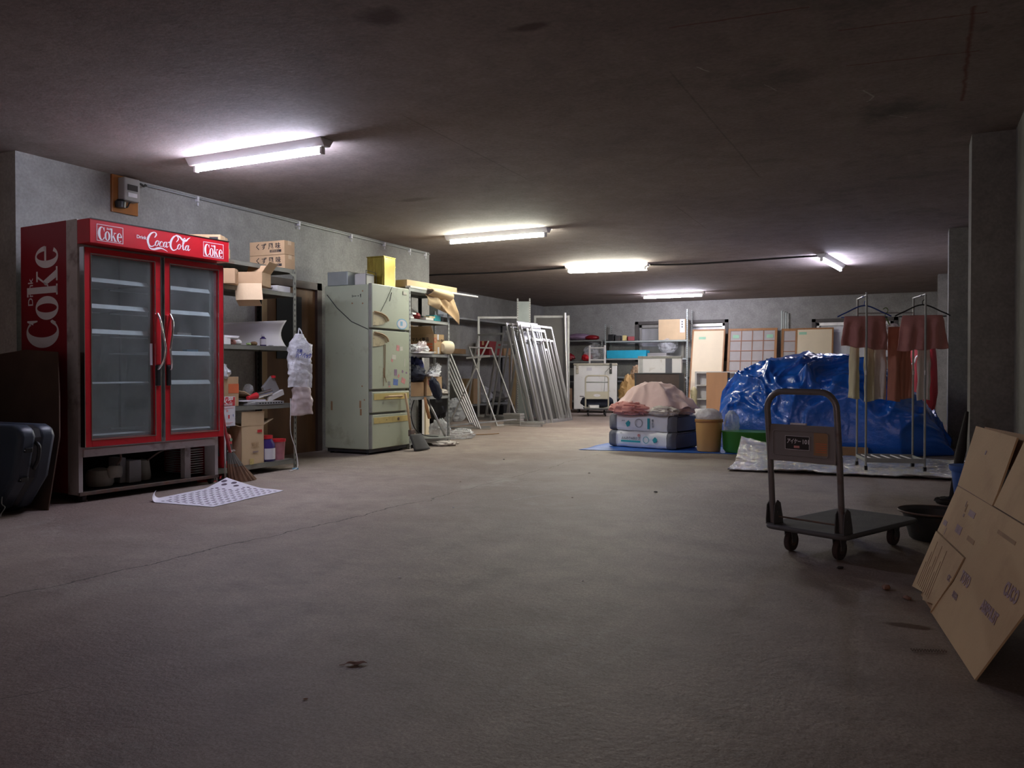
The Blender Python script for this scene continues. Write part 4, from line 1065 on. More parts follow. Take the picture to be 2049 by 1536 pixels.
# ============================================================ far shelving rack (right of the green refrigerator)
S2 = rack('grey steel shelving rack right of the green refrigerator, crammed with boxes and bags', (-5.325, 8.165, 0), 90, .94, .45, 1.90,
          (1.895, 1.540, 1.128, .612, .085), 'post_grey', 'post_grey', 'post_dark')
def s2(x, y, z): return from_frame(S2, .94 + x, y, z)
bx = thing('flat_carton', 'long flat tan carton overhanging the top of the far rack', 'cardboard box', s2(-.80, .12, 1.925), 88)
MB().box(0, 1.13, 0, .22, 0, .085).build('carton', 'cardboard_pale', bx, bevel=.003)
small_box('cardboard_strip', 'narrow flat cardboard strip on the top front edge of the far rack', 'cardboard', s2(-.68, .04, 1.896), (.46, .07, .026), 'white_card', 91)
tag(MB().cyl(s2(-.62, .02, 1.91), s2(.76, .01, 1.925), .014, 14).build('plastic_pole', 'white_paint', smooth=50), 'long white pole lying across the far rack top and sticking out right', 'pole')
# hanging kraft paper
def kraft(x0, x1, ztop, h0, h1, y0, seed, skew=.1):
    def f(u, v):
        x = x0 + (x1 - x0) * u + skew * v; h = h0 + (h1 - h0) * u
        n_ = noise.noise(Vector((u * 3 + seed, v * 2.2, seed)))
        return (x, y0 - .05 * v - .035 * math.sin(v * 3) + n_ * .05, ztop - h * v + .015 * n_)
    return f
kr = thing('kraft_paper', 'sheets of brown kraft paper hanging from the far rack top', 'paper', s2(0, 0, 1.925), 90)
sheet('front_sheet', 'cardboard_pale', kraft(-.58, -.10, .0, .20, .28, .06, 2, .06), 20, 14, kr, .0015)
sheet('long_sheet', 'cardboard', kraft(-.38, .06, .01, .24, .42, .03, 5, .15), 20, 18, kr, .0015)
sheet('fold', 'cardboard_pale', lambda u, v: (-.52 + .50 * u, .0 - .08 * math.sin(PI * v), .02 - .10 * v - .06 * u * v), 16, 8, kr, .0015)
# level 1.54
for k, (x, z) in enumerate(((-.78, 1.541), (-.78, 1.655))):
    c_ = thing('paint_can', ('dark metal can with a bright band, lower of two stacked by the refrigerator' if k == 0 else 'dark metal can with a bright band, upper of two stacked by the refrigerator'), 'can', s2(x + .01 * k, .2, z), 90)
    MB().lathe([(0, 0), (.085, 0), (.085, .108), (0, .108)], 24).build('can_body', 'aluminium_dull', c_, smooth=40)
    MB().lathe([(.0855, .085), (.088, .09), (.088, .105), (.0855, .11)], 24).build('rim', 'chrome', c_, smooth=40)
papers('white_packets', 'white packets stacked on the far rack beside the cans', 'packets', s2(-.86, .08, 1.541), 90,
       [(0, 0, .16, .10, .025, 5, 'white_paint'), (-.02, 0, .14, .09, .025, -8, 'label_white'), (.06, -.02, .12, .08, .02, 10, 'white_paint'), (-.03, 0, .10, .08, .03, 0, 'white_card')])
tag(crumple('cloth_bundle', 'dark_red', (.09, .09, .075), s2(-.62, .10, 1.541), 10, .2, 3, 4, 18), 'small dark red bundle on the far rack', 'bundle')
papers('small_cartons', 'two small cream cartons at the front of the far rack', 'boxes', s2(-.44, .07, 1.541), 90,
       [(0, 0, .20, .09, .03, 4, 'paper'), (.07, 0, .12, .08, .025, -4, 'cream_plastic')])
rl = thing('plastic_roll', 'curled grey plastic sheet standing on the far rack', 'sheet', s2(-.36, .22, 1.541), 90)
sheet('sheet', 'meter_grey', lambda u, v: (-.10 + .15 * math.cos(R(200 - 170 * u)) + .16 * u * u, .10 * math.sin(R(200 - 170 * u)), (.30 - .24 * max(0, u - .3) / .7) * v), 24, 10, rl, .003)
small_box('teal_carton', 'dark teal box beside the curled sheet', 'box', s2(-.20, .12, 1.541), (.16, .12, .075), 'ink_teal', 90)
tag(MB().lathe([(0, 0), (.04, 0), (.045, .10), (.042, .10), (.038, .006), (0, .006)], 18).build('drinking_glass', 'clear_glass', loc=s2(-.07, .10, 1.541), smooth=40), 'clear drinking glass at the right end of the far rack', 'glass')
tag(crumple('clear_wrapper', 'clear_film', (.08, .08, .08), s2(-.16, .30, 1.541), 0, .2, 4, 5, 16), 'clear wrapper behind the drinking glass', 'wrapper')
# level 1.128
def printed_carton(t, w, d, h, x):
    """the right-hand end face carries the round mark, letters and slips"""
    MB().lathe([(.024, 0), (.030, 0), (.030, .001), (.024, .001), (.024, 0)], 20).build('round_mark', 'ink_red', t, loc=(x, -.001, h * .70), rot=(PI / 2, 0, 0))
    text('lettering', 'マルイ製品', .034, 'ink_black', t, (x + .04, -.0012, h * .64), bold=.0008)
    for dx in (.05, .06): MB().box(x + dx, x + dx + .035, -.0018, 0, h * .02 if dx == .06 else h * .72, h * .36 if dx == .06 else h * 1.0).build('packing_slip', 'label_white', t)
c2 = carton('open printed tan carton with orange stripes on its side, middle shelf of the far rack', s2(-.285, .06, 1.129), 90, (.245, .36, .25), 'cardboard', flaps=(('b', 50), ('l', 55)))
printed_carton(c2, .245, .36, .25, .03)
text('lettering', 'マルイ製品', .052, 'ink_black', c2, (-.0012, .33, .165), rot=(PI / 2, 0, -PI / 2), bold=.0012)
for z in (.125, .090, .055): MB().box(-.0015, 0, .02, .34, z - .013, z + .013).build('orange_stripe', 'orange_print', c2)
tag(crumple('plastic_bags', ['white_film'], (.36, .16, .10), s2(-.62, .09, 1.129), 96, .45, 2.6, 8, 34, tilt=(0, 0)), 'crumpled pale bags and papers beside the orange-striped carton', 'bags')
tag(crumple('pink_bag', 'pink_film', (.22, .08, .10), s2(-.62, .03, 1.16), 100, .4, 2.6, 11, 26, tilt=(0, -25)), 'pale pink and blue bag sticking out over the middle shelf', 'bag')
papers('paper_stack', 'white papers lying on the middle shelf edge under the bags', 'papers', s2(-.66, .04, 1.129), 90,
       [(0, 0, .40, .2, .015, 5, 'white_paint'), (.1, 0, .3, .16, .01, -6, 'paper')])
jg = thing('plastic_jug', 'round white plastic tub lying at the right end of the middle shelf', 'tub', s2(-.055, .015, 1.129), 90)
m = MB(); m.T = Matrix.Translation((0, .0, .088)) @ Matrix.Rotation(R(90), 4, 'Y') @ Matrix.Rotation(R(20), 4, 'X')
m.lathe([(0, -.07), (.05, -.07), (.082, -.03), (.085, .05), (.08, .07), (.074, .07), (.07, .0), (0, -.01)], 24); m.build('tub_body', 'cream_panel', jg, smooth=40)
# level .612
c3 = carton('printed tan carton with red ring mark on the lower shelf of the far rack', s2(-.52, .02, .613), 88, (.34, .38, .235), 'cardboard')
printed_carton(c3, .33, .26, .235, .05)
carton('plain brown carton at the left of the lower shelf of the far rack', s2(-.93, .03, .613), 90, (.36, .28, .17), 'cardboard_brown')
tag(crumple('jacket', 'navy_fabric', (.36, .22, .20), s2(-.72, .10, .785), 80, .22, 2.2, 13, 36), 'dark navy jacket heaped over the brown carton', 'jacket')
tag(crumple('bag', 'navy_fabric', (.10, .30, .13), s2(-.555, -.10, .66), 0, .22, 2.0, 14, 30, flat_bottom=False, tilt=(-52, 0)), 'black cloth bag hanging over the shelf edge', 'bag')
tag(crumple('blue_sheet', 'blue_bag', (.20, .14, .22), s2(-.52, .20, .85), 40, .3, 2.6, 15, 30), 'crumpled blue bag behind the black cloth bag', 'bag')
tag(crumple('plastic_bag', 'white_film', (.26, .12, .12), s2(-.20, .10, .852), 100, .5, 2.8, 16, 30, tilt=(0, -30)), 'clear silvery bag on the lower printed carton', 'bag')
papers('white_papers', 'white papers on top of the lower printed carton', 'papers', s2(-.38, .08, .85), 95, [(0, 0, .24, .2, .012, 6, 'white_paint'), (-.02, 0, .2, .18, .02, -9, 'label_white')])
tag(crumple('rag', 'glove_white', (.18, .14, .07), s2(-.07, .08, .613), 70, .3, 3, 17, 22), 'white rag at the right end of the lower shelf', 'rag')
# tools and boards under and in front
sv = thing('shovel', 'shovel with pale wooden handle leaning at the corner of the green refrigerator', 'shovel', (-5.22, 8.06, 0), 0)
MB().tube([(-.03, -.09, .66), (-.01, -.05, .40), (.0, -.02, .19)], .014, 10).build('handle', 'wood_handle', sv, smooth=True)
MB().tube([(-.02, .0, .22), (.045, .055, .155)], .010, 8).build('second_stick', 'wood_handle', sv, smooth=True)
MB().grid(lambda u, v: (.03 + .10 * v + .03 * math.sin(u * PI), -.10 + .24 * u + (u - .5) * .10 * v, .19 - .18 * v), 10, 10).build('blade', 'black_rubber', sv, solid=.006, smooth=True)
MB().box(-.02, .02, -.05, .05, .165, .24).build('socket', 'rusty_steel', sv, bevel=.006)
pk = thing('wooden_mallet', 'orange wooden handle hanging under the lower shelf of the far rack', 'tool', s2(-.64, -.03, .0), 90)
MB().tube([(.0, 0, .60), (.035, -.0, .48), (.10, 0, .345)], [.016, .021, .020], 10).build('handle', 'wood_frame', pk, smooth=True)
tag(MB().cyl(s2(-.42, .08, .57), s2(-.16, -.03, .10), .016, 10).build('metal_pipe', 'aluminium', smooth=True), 'grey metal pipe leaning under the far rack', 'pipe')
tag(MB().tube(smooth_path([s2(-.60, .15, .57), s2(-.67, .15, .40), s2(-.66, .1, .22), s2(-.50, .06, .13), s2(-.25, .02, .10)]), .006, 6).build('black_hose', 'black_rubber', smooth=True), 'thin black hose curving under the far rack', 'hose')
for i, (y, h, m_, lab) in enumerate(((9.72, 1.25, 'white_card', 'tall narrow white board standing against the wall behind the far rack'), (9.86, .50, 'cream_panel', 'short cream board standing against the wall behind the far rack'))):
    small_box('board', lab, 'board', (-6.14, y, 0), (.035, .10, h), m_)
bd = MB().add([(-5.356, 8.50, .09), (-5.118, 8.875, .09), (-5.60, 9.18, .09), (-5.84, 8.80, .09)], [(0, 1, 2, 3)])
tag(bd.build('flat_board', 'post_grey', solid=.010, loc=(0, 0, .003)), 'flat grey board lying across the lowest shelf and sticking out', 'board')
tag(crumple('work_gloves', 'glove_white', (.26, .12, .06), (-5.16, 8.72, 0), 45, .35, 3.2, 21, 26), 'pair of dirty white work gloves on the floor under the grey board', 'gloves')
tag(crumple('plastic_bag', 'clear_film', (.26, .22, .26), (-5.66, 9.42, .0), 0, .25, 3, 22, 30), 'clear crumpled plastic bag standing on the floor behind the far rack', 'bag')
tag(crumple('plastic_bag', 'clear_film', (.34, .22, .13), (-5.52, 9.75, 0), 60, .3, 3, 23, 30), 'clear crumpled plastic lying on the floor right of the far rack', 'bag')

# ============================================================ aluminium window frames leaning in the far corner
def lean_frame(label, A, B, T, w=.030, t=.022, mids=(), stiles=(), m='aluminium', group='aluminium window frames', pane=None, name='window_sash'):
    A, B, T = Vector(A), Vector(B), Vector(T)
    ux = (B - A); W = ux.length; ux.normalize(); v = T - A; v = v - ux * v.dot(ux); Hh = v.length; v.normalize(); n = v.cross(ux)
    e = thing(name, label, 'window frame', A, 0, group)
    e.rotation_euler = Matrix((ux, n, v)).transposed().to_euler()
    flip = -1
    for x in (0, W - w): MB().box(x, x + w, 0, t, 0, Hh).build('stile', m, e, bevel=.002)
    for z in (0, Hh - w): MB().box(w, W - w, .002, t - .002, z, z + w).build('rail', m, e, bevel=.002)
    for z in mids: MB().box(w, W - w, .004, t - .004, z - w / 2, z + w / 2).build('rail', m, e, bevel=.002)
    for x in stiles: MB().box(x - w / 2, x + w / 2, .004, t - .004, w, Hh - w).build('stile', m, e, bevel=.002)
    if pane: MB().box(w, W - w, .008, .012, w, Hh - w).build('pane', pane, e)
    return e
places = ['foremost', 'second', 'third', 'fourth', 'fifth', 'sixth', 'seventh', 'eighth', 'ninth', 'tenth', 'eleventh', 'twelfth', 'thirteenth', 'last']
fr_list = [(-5.80 - .032 * i, y, w, h, 0) for i, (y, w, h) in enumerate((
    (13.55, .94, 1.77), (13.40, .80, 1.70), (13.72, .86, 1.52), (13.32, .84, 1.76), (13.78, .80, 1.54), (13.35, .86, 1.80), (13.50, .88, 1.80),
    (13.85, .72, 1.36), (13.30, .84, 1.78), (13.60, .90, 1.84), (13.38, .84, 1.72), (13.70, .80, 1.62), (13.34, .84, 1.80), (13.55, .86, 1.74)))]
for i, (x, y, w, h, l) in enumerate(fr_list):
    lean_frame('narrow aluminium window frame, %s from the front in the stack leaning left' % places[i], (x, y, 0), (x + .01, y + w, 0), (x - .245 * h, y, h),
               w=.048 if i % 2 else .038, t=.018, pane='frosted_glass' if i in (6,) else None)
lean_frame('tall wide aluminium frame standing behind the stack of frames', (-7.96, 14.72, 0), (-7.05, 15.14, 0), (-8.0, 14.79, 2.04), w=.045)
lean_frame('aluminium frame with a thick double top rail left of the stack', (-7.66, 14.45, 0), (-6.98, 14.08, 0), (-7.60, 14.75, 1.52), w=.055, stiles=(.42,), mids=(1.43,))
lean_frame('upright aluminium frame in front of the boarded panel', (-7.86, 14.0, 0), (-7.15, 13.75, 0), (-7.74, 14.32, 1.66), w=.042)
lean_frame('narrow aluminium frame crossing behind the boarded panel', (-7.62, 15.42, 0), (-6.98, 15.30, 0), (-7.60, 15.55, 1.80), w=.040, stiles=(.2,))
lean_frame('big framed grey panel standing at the right of the frames', (-6.92, 15.2, 0), (-6.26, 15.50, 0), (-6.98, 15.33, 2.06), w=.045, pane='steel_board', m='aluminium_dull')
tag(MB().cyl((-6.19, 15.25, 0), (-6.34, 15.42, 2.10), .028, 12).build('metal_tube', 'aluminium', smooth=50), 'round silver tube standing at the right edge of the framed grey panel', 'tube')
# bars of dismantled frames crossing in front
def loose_bar(label, a, b, w=.032, h=.022, m='aluminium', group='loose aluminium bars'):
    return tag(MB().bar(a, b, w, h).build('aluminium_bar', m, bevel=.002), label, 'bar', group)
loose_bar('long bar crossing from upper left to the foot of the frame stack', (-6.33, 13.85, .01), (-7.00, 14.10, 1.70))
loose_bar('bar leaning right beside the far rack, its foot to the left', (-6.72, 11.42, .02), (-6.08, 11.62, 1.40))
for i in range(5):
    loose_bar('thin bar falling to the right beside the far rack, %s of five' % ('nearest', 'second', 'middle', 'fourth', 'farthest')[i],
              (-6.10 - .10 * i, 11.38 + .10 * i, .012 + .012 * i), (-6.72 - .07 * i, 11.50 + .10 * i, 1.22 - .09 * i), .026)
lean_frame('narrow aluminium frame leaning left beside the far rack', (-6.30, 12.35, 0), (-6.16, 12.95, 0), (-6.95, 12.4, 1.35), w=.026)
loose_bar('bar lying on the floor beyond the far rack', (-6.90, 11.1, .015), (-6.12, 11.75, .03), m='aluminium_dull')
loose_bar('second bar lying on the floor beyond the far rack', (-6.85, 11.35, .015), (-6.0, 11.55, .016))
loose_bar('dark bar lying across the floor bars', (-6.75, 11.0, .045), (-5.95, 12.35, .12), m='aluminium_dull')
loose_bar('short bar jutting out at shelf height beyond the far rack', (-6.42, 11.5, 1.13), (-6.05, 11.60, 1.16), .02, .03)
# tall steel shelf panel and block stack
tp = thing('locker_panel', 'tall pale blue steel panel with perforated edges rising behind the frames', 'panel', (-6.93, 14.42, 0), 22)
tp.rotation_euler = (R(-1.5), 0, R(22))
m = MB(); m.box(.015, .245, .0, .01, 0, 2.28); m.build('panel', 'shelf_grey', tp)
for x in (0, .235):
    m = MB(); slotted_post(m, x, -.006, 2.34, .028, 1, 1, .045); m.build('post', ['zinc', 'hole_black'], tp)
pn = small_box('plywood_sheet', 'narrow brownish panel standing upright behind the aluminium frames', 'panel', (-7.60, 15.80, 0), (.32, .03, 1.28), 'cardboard_pale', 18)
bs = thing('block_stack', 'stack of short aluminium sections at the foot of the frames', 'block stack', (-6.12, 12.62, 0), 0)
for k in range(5):
    MB().box(-.16 + .01 * (k % 2), .16, -.09, .10 - .02 * (k % 3), k * .042, k * .042 + .038).build('section', 'zinc' if k % 2 else 'aluminium', bs, bevel=.003)
bs = thing('block_stack', 'low pair of aluminium sections on the floor beside the taller stack', 'block stack', (-5.70, 12.50, 0), 10)
for k in range(2):
    MB().box(-.20, .14 + .05 * k, -.07, .08, k * .042, k * .042 + .038).build('section', 'zinc' if k else 'aluminium', bs, bevel=.003)
# shelving along the rear left wall, with clutter
S3 = rack('dark grey shelving along the rear left wall behind the window frames', (-8.10, 13.3, 0), 90, 3.6, .42, 2.05, (2.0, 1.27, .25), 'post_grey', 'post_grey', 'post_dark')
def s3(x, y, z): return from_frame(S3, x, y, z)
small_box('storage_box', 'pale grey drawer box on top of the rear left shelving', 'box', s3(.55, .2, 2.002), (.7, .3, .28), 'shelf_grey', 90)
carton('flat carton with a white end on the rear shelving beside the frames', s3(.6, .06, 1.271), 90, (.7, .28, .10), 'cardboard_brown')
carton('reddish brown carton on the lower rear left shelf', s3(1.6, .05, .251), 90, (.30, .28, .52), 'cardboard')
carton('wide brown carton high on the rear left shelving', s3(2.3, .05, 1.271), 90, (.62, .3, .30), 'dark_red')
carton('brown carton at the far end of the rear left shelving', s3(3.0, .05, 1.271), 90, (.45, .3, .22), 'cardboard_brown')
tag(crumple('plastic_bag', 'white_film', (.34, .24, .32), s3(2.35, .20, .251), 0, .2, 2.4, 31, 30), 'round white plastic bag on the lower rear left shelf', 'bag')
tag(crumple('black_sack', 'black_plastic', (.6, .5, .85), (-7.7, 12.5, 0), 0, .2, 2.2, 32, 30), 'black plastic sack in the rear left corner', 'sack')
tag(crumple('clear_sack', 'clear_film', (.45, .40, .40), (-7.6, 13.15, .0), 0, .25, 3.0, 33, 30), 'crumpled clear film beside the black sack', 'film')
tag(crumple('grey_sack', 'meter_grey', (.50, .34, .22), s3(3.0, .2, .251), 0, .2, 2.4, 34, 28), 'grey cloth bundle on the lower rear left shelf', 'bundle')
small_box('black_case', 'black case under the lower rear left shelf', 'case', (-7.8, 15.5, 0), (.34, .5, .22), 'black_plastic', 0, .01)
small_box('grey_cabinet', 'tall grey locker at the left end of the rear corner', 'locker', (-8.33, 12.0, 0), (.45, .9, 2.02), 'dark_steel', 0, .006)
small_box('beige_column_box', 'tall narrow beige box standing behind the window frames', 'box', (-7.55, 17.6, 0), (.42, .3, 2.15), 'beige_paint', 0, .006)
# ============================================================ far end of the room
B2 = rack('light grey steel shelving along the back wall, below the left window', (-6.73, 18.90, 0), 0, 2.03, .45, 2.06, (1.66, 1.24, .80, .30), 'shelf_grey', 'shelf_grey', 'post_grey', heights=[2.06, 2.36, 2.06, 2.36])
B1 = rack('dark grey steel shelving in the back corner, beside the light grey one', (-8.25, 18.90, 0), 0, 1.47, .45, 1.70, (1.695, 1.18, .69, .20), 'post_grey', 'post_grey', 'post_dark')
cb = carton('yellowish carton with white label on top of the back wall shelving', (-5.41, 18.95, 1.661), 0, (.64, .38, .48), 'cardboard_pale')
MB().box(.51, .62, -.0015, 0, .17, .475).build('paper_label', 'label_white', cb)
for z in (.40, .34, .28): MB().box(.55, .572, -.0025, -.001, z, z + .035).build('handwriting', 'ink_black', cb)
for i, (x, w, h, m, lab) in enumerate(((-8.1, .5, .10, 'dark_red', 'dark red rolled cloth at the left on the top corner shelf'), (-7.6, .6, .16, 'ink_violet', 'purplish folded cloth on the top corner shelf'), (-7.25, .35, .12, 'dark_red', 'dark red folded cloth at the right on the top corner shelf'))):
    tag(crumple('folded_cloth', m, (w, .32, h), (x + .12, 19.1, 1.696), 0, .12, 2.5, 40 + i, 24), lab, 'cloth')
for i, (x, w, h, m, lab) in enumerate(((-8.0, .55, .20, 'dark_red', 'dark red bundle on the second corner shelf'), (-7.38, .22, .18, 'ink_red', 'bright red bundle on the second corner shelf'))):
    tag(crumple('cloth_bundle', m, (w, .32, h), (x + .12, 19.1, 1.181), 0, .2, 2.8, 44 + i, 24), lab, 'bundle')
tag(crumple('plastic_bag', 'clear_film', (.5, .3, .38), (-7.05, 19.12, 1.181), 0, .25, 2.8, 47, 28), 'clear plastic bag on the second corner shelf', 'bag')
small_box('dark_box', 'dark box on the third corner shelf', 'box', (-7.5, 19.1, .691), (.7, .3, .14), 'dark_steel', 0, .004)
carton('tilted tan carton beside the white chest freezer', (-7.75, 18.3, .0), 0, (.30, .3, .52), 'cardboard_brown')
for i, (x, w, h, m, lab) in enumerate(((-6.62, .14, .16, 'black_plastic', 'black tin at the left end of the light grey shelving top'), (-6.46, .13, .13, 'dark_steel', 'dark box beside the black tin'), (-6.30, .10, .13, 'mustard', 'yellowish roll beside the dark box'), (-6.15, .16, .10, 'dark_red', 'small red and tan bundle on the light grey shelving top'))):
    small_box('tin_box', lab, 'box', (x + .02, 19.08, 1.661), (w, .2, h), m, 8 * i, .008)
small_box('foam_board_box', 'long teal-blue board box on the second light grey shelf', 'box', (-6.20, 19.1, 1.241), (.98, .32, .19), 'teal_board', 0, .004)
small_box('grey_tray', 'grey tray right of the teal-blue box', 'tray', (-5.45, 19.1, 1.241), (.46, .30, .12), 'meter_grey', 0, .01)
tag(crumple('plastic_bag', 'clear_film', (.42, .3, .42), (-5.22, 19.1, 1.362), 0, .2, 2.4, 50, 30), 'big clear plastic bag above the grey tray', 'bag')
tag(crumple('canvas_bag', 'tan_fabric', (.52, .36, .80), (-5.82, 18.2, 0.0), 0, .26, 2.6, 52, 32), 'tan canvas bag behind the dark cabinet', 'bag').location.z = .0
tag(crumple('patterned_bag', 'patterned_cloth', (.30, .22, .34), (-5.68, 18.2, .70), 0, .28, 2.6, 53, 24, flat_bottom=False), 'brown patterned cloth bag on the tan canvas bag', 'bag')
# cabinet of black board, and a white unit on it
ck = thing('cabinet', 'low black board cabinet with a white unit on top', 'cabinet', (-5.19, 16.42, 0), 12)
MB().box(0, 1.0, .02, .42, 0, .87).build('body', 'wood_dark', ck, bevel=.004)
MB().box(-.01, 1.01, 0, .43, .865, .890).build('top', 'black_plastic', ck, bevel=.003)
MB().box(0, .03, 0, .02, 0, .865).build('front_frame', 'black_plastic', ck); MB().box(.90, 1.0, 0, .02, 0, .865).build('front_frame', 'black_plastic', ck)
wu = thing('white_unit', 'white boxy unit with grey corner bands on the black cabinet', 'cabinet', (-5.135, 16.47, .891), 11)
MB().box(0, .88, .02, .34, 0, .30).build('body', 'freezer_white', wu, bevel=.004)
MB().box(-.005, .885, 0, .35, .295, .345).build('top', 'door_edge_grey', wu, bevel=.006)
MB().box(.02, .095, .005, .02, 0, .295).build('corner_band', 'aluminium_dull', wu); MB().box(.56, .69, .005, .02, 0, .295).build('corner_band', 'mattress_grey', wu)
tag(MB().add([(-4.95, 16.56, 1.242), (-4.45, 16.68, 1.242), (-4.62, 16.69, 1.243), (-4.78, 16.56, 1.2425)], [(0, 1, 2), (0, 2, 3)]).build('paper_sheet', 'white_paint', solid=.003, loc=(0, 0, .001)), 'white paper lying on the white unit', 'paper')
jug = thing('figure_bottle', 'cream ornamental bottle beside the black cabinet', 'bottle', (-4.10, 17.0, 0), 0)
MB().lathe([(0, 0), (.06, 0), (.07, .05), (.065, .40), (.075, .52), (.03, .60), (0, .62)], 18).build('body', 'cream_plastic', jug, smooth=40)
# chest freezer standing on end
fz = thing('chest_freezer', 'white chest freezer on castors with hinge brackets, back side towards us', 'freezer', (-6.83, 17.15, 0), 18)
fz.scale = (.95, 1, 1)
MB().box(0, 1.0, 0, .60, .085, 1.055).build('body', 'freezer_white', fz, bevel=.010, seg=3)
MB().box(-.012, 1.012, -.015, .61, 1.060, 1.105).build('lid', 'beige_paint', fz, bevel=.008, seg=3)
for x, m in ((.085, 'beige_paint'), (.86, 'black_plastic')):
    h = MB().box(x - .03, x + .03, -.030, -.001, .87, 1.10).build('hinge', m, fz, bevel=.005)
    MB().lathe([(0, 0), (.014, 0), (.014, .006), (0, .006)], 12).build('screw', 'chrome', h, loc=(x, -.030, .985), rot=(PI / 2, 0, 0))
MB().box(.30, .42, -.002, 0, .94, 1.01).build('label', 'label_white', fz)
MB().box(.14, .24, -.003, 0, .36, .375).build('vent_slot', 'ink_black', fz)
MB().tube(smooth_path([(.68, -.02, 1.09), (.80, -.03, 1.06), (.84, -.03, 1.02), (.76, -.02, .93), (.73, -.02, .88), (.72, -.02, .60), (.70, -.02, .40)]), .006, 6).build('power_cord', 'post_grey', fz, smooth=True)
for x, y in ((.10, .06), (.9, .06), (.10, .54), (.9, .54)):
    m = MB(); caster(m, x, y, .035, .085, .014); m.build('caster', 'black_plastic', fz, smooth=40)
ld = thing('rack_end', 'small white ladder-shaped rack part standing on the freezer', 'rack part', (-6.59, 17.45, 1.106), 0)
for x in (0, .36): MB().box(x, x + .035, 0, .03, 0, .40).build('upright', 'white_paint', ld, bevel=.004)
for z in (.06, .33): MB().box(.035, .36, .005, .025, z, z + .03).build('rung', 'white_paint', ld, bevel=.004)
# small platform trolley in front of it
def trolley(label, loc, rz, W, L, H, deckz, r, m_tube, m_panel, pz, tube_r, wheel_r, lean=.0, group=None, corner=.09):
    t = thing('platform_trolley', label, 'trolley', loc, rz, group)
    e = MB(); pts = rounded_rect_path(.008, W - .008, .008, L - .008, .035)
    e.prism(pts, deckz - .006, deckz, 'xy'); e.build('deck', r, t)
    d = MB(); path = [(x, y, deckz - .012) for x, y in rounded_rect_path(.004, W - .004, .004, L - .004, .040)]
    d.tube(path, .0135, 8, closed=True); d.build('bumper', 'bumper_grey', t, smooth=True)
    MB().box(.02, W - .02, .02, L - .02, deckz - .026, deckz - .006).build('deck_frame', m_tube, t)
    x0, x1 = tube_r + .015, W - tube_r - .015; yb = .03
    path = [(x0, yb, deckz - .0), (x0, yb - lean * .5, (deckz + H) / 2)]
    for i in range(7):
        a = R(180 - 90 * i / 6); path.append((x0 + corner + corner * math.cos(a), yb - lean, H - tube_r - corner + corner * math.sin(a)))
    for i in range(7):
        a = R(90 - 90 * i / 6); path.append((x1 - corner + corner * math.cos(a), yb - lean, H - tube_r - corner + corner * math.sin(a)))
    path += [(x1, yb - lean * .5, (deckz + H) / 2), (x1, yb, deckz - .0)]
    h = MB().tube(path, tube_r, 14).build('push_handle', m_tube, t, smooth=50)
    f = lambda z: yb - lean * min(1, (z - deckz) / (H - .15 - deckz))
    return t, x0, x1, f, h
t2, x0, x1, f, h = trolley('small beige platform trolley loaded with a black bag, before the freezer', (-6.09, 15.86, 0), 22, .53, .75, .85, .165, 'beige_paint', 'beige_paint', 'beige_paint', 0, .016, .05, .03, corner=.07)
p = MB().box(x0 + .012, x1 - .012, .005, .015, .355, .51).build('panel', 'beige_paint', t2, bevel=.003)
MB().lathe([(.010, 0), (.055, 0), (.055, .001), (.010, .001), (.010, 0)], 20, (0, 0, 0), 1.3, .5).build('emblem', 'label_white', p, loc=(.265, .0045, .43), rot=(PI / 2, 0, 0))
MB().tube([(x0, -.0, .70), (x1, -.0, .70)], .012, 10).build('crossbar', 'post_grey', t2, smooth=True)
for x, y in ((.09, .10), (.44, .10), (.09, .64), (.44, .64)):
    m = MB(); caster(m, x, y, .05, .14, .014); m.build('caster', 'black_rubber', t2, smooth=40)
tag(crumple('tool_bag', 'navy_fabric', (.62, .40, .24), (-5.98, 16.30, .167), 22, .12, 2.4, 60, 30, power=.8), 'black bag with papers lying on the beige trolley', 'bag')
papers('white_cards', 'white cards lying on the front of the beige trolley', 'cards', (-5.96, 16.08, .168), 30, [(0, 0, .20, .10, .06, 8, 'white_paint')])
small_box('carton_lid', 'pale flat carton on the black bag behind the beige trolley handle', 'carton', (-6.02, 16.38, .395), (.46, .3, .05), 'paper', 22, .004)
# paper and wood sliding doors leaning on the back wall
def panel_frame(e, W, H, fw, m, D=.03):
    for x in (0, W - fw): MB().box(x, x + fw, 0, D, 0, H).build('stile', m, e, bevel=.003)
    for z in (0, H - fw): MB().box(fw, W - fw, .001, D - .001, z, z + fw).build('rail', m, e, bevel=.003)
def fusuma(label, loc, W, H, tilt, tape_at=None, rz=0):
    e = thing('sliding_panel', label, 'sliding door', loc, rz, 'cream papered sliding panels'); e.rotation_euler = (R(-tilt), 0, R(rz))
    panel_frame(e, W, H, .035, 'wood_orange')
    MB().box(.035, W - .035, .008, .022, .035, H - .035).build('paper_face', 'cream_panel', e)
    if tape_at: MB().box(tape_at[0], tape_at[0] + .16, .006, .008, tape_at[1], tape_at[1] + .06).build('green_tape', 'green_tape', e)
    return e
def shoji(label, loc, W, H, cols, rows, tilt, rz=0, hpitch=.235):
    e = thing('shoji_panel', label, 'sliding door', loc, rz, 'shoji lattice panels'); e.rotation_euler = (R(-tilt), 0, R(rz))
    panel_frame(e, W, H, .055, 'wood_orange')
    MB().box(.055, W - .055, .016, .018, .055, H - .055).build('shoji_paper', 'shoji_paper', e)
    l = MB()
    for i in range(1, cols): x = .055 + (W - .11) * i / cols; l.box(x - .009, x + .009, .006, .016, .055, H - .055)
    z = H - .055
    while z > .4:
        z -= hpitch; l.box(.055, W - .055, .004, .016, z - .009, z + .009)
    l.build('lattice', 'wood_lattice', e)
    return e
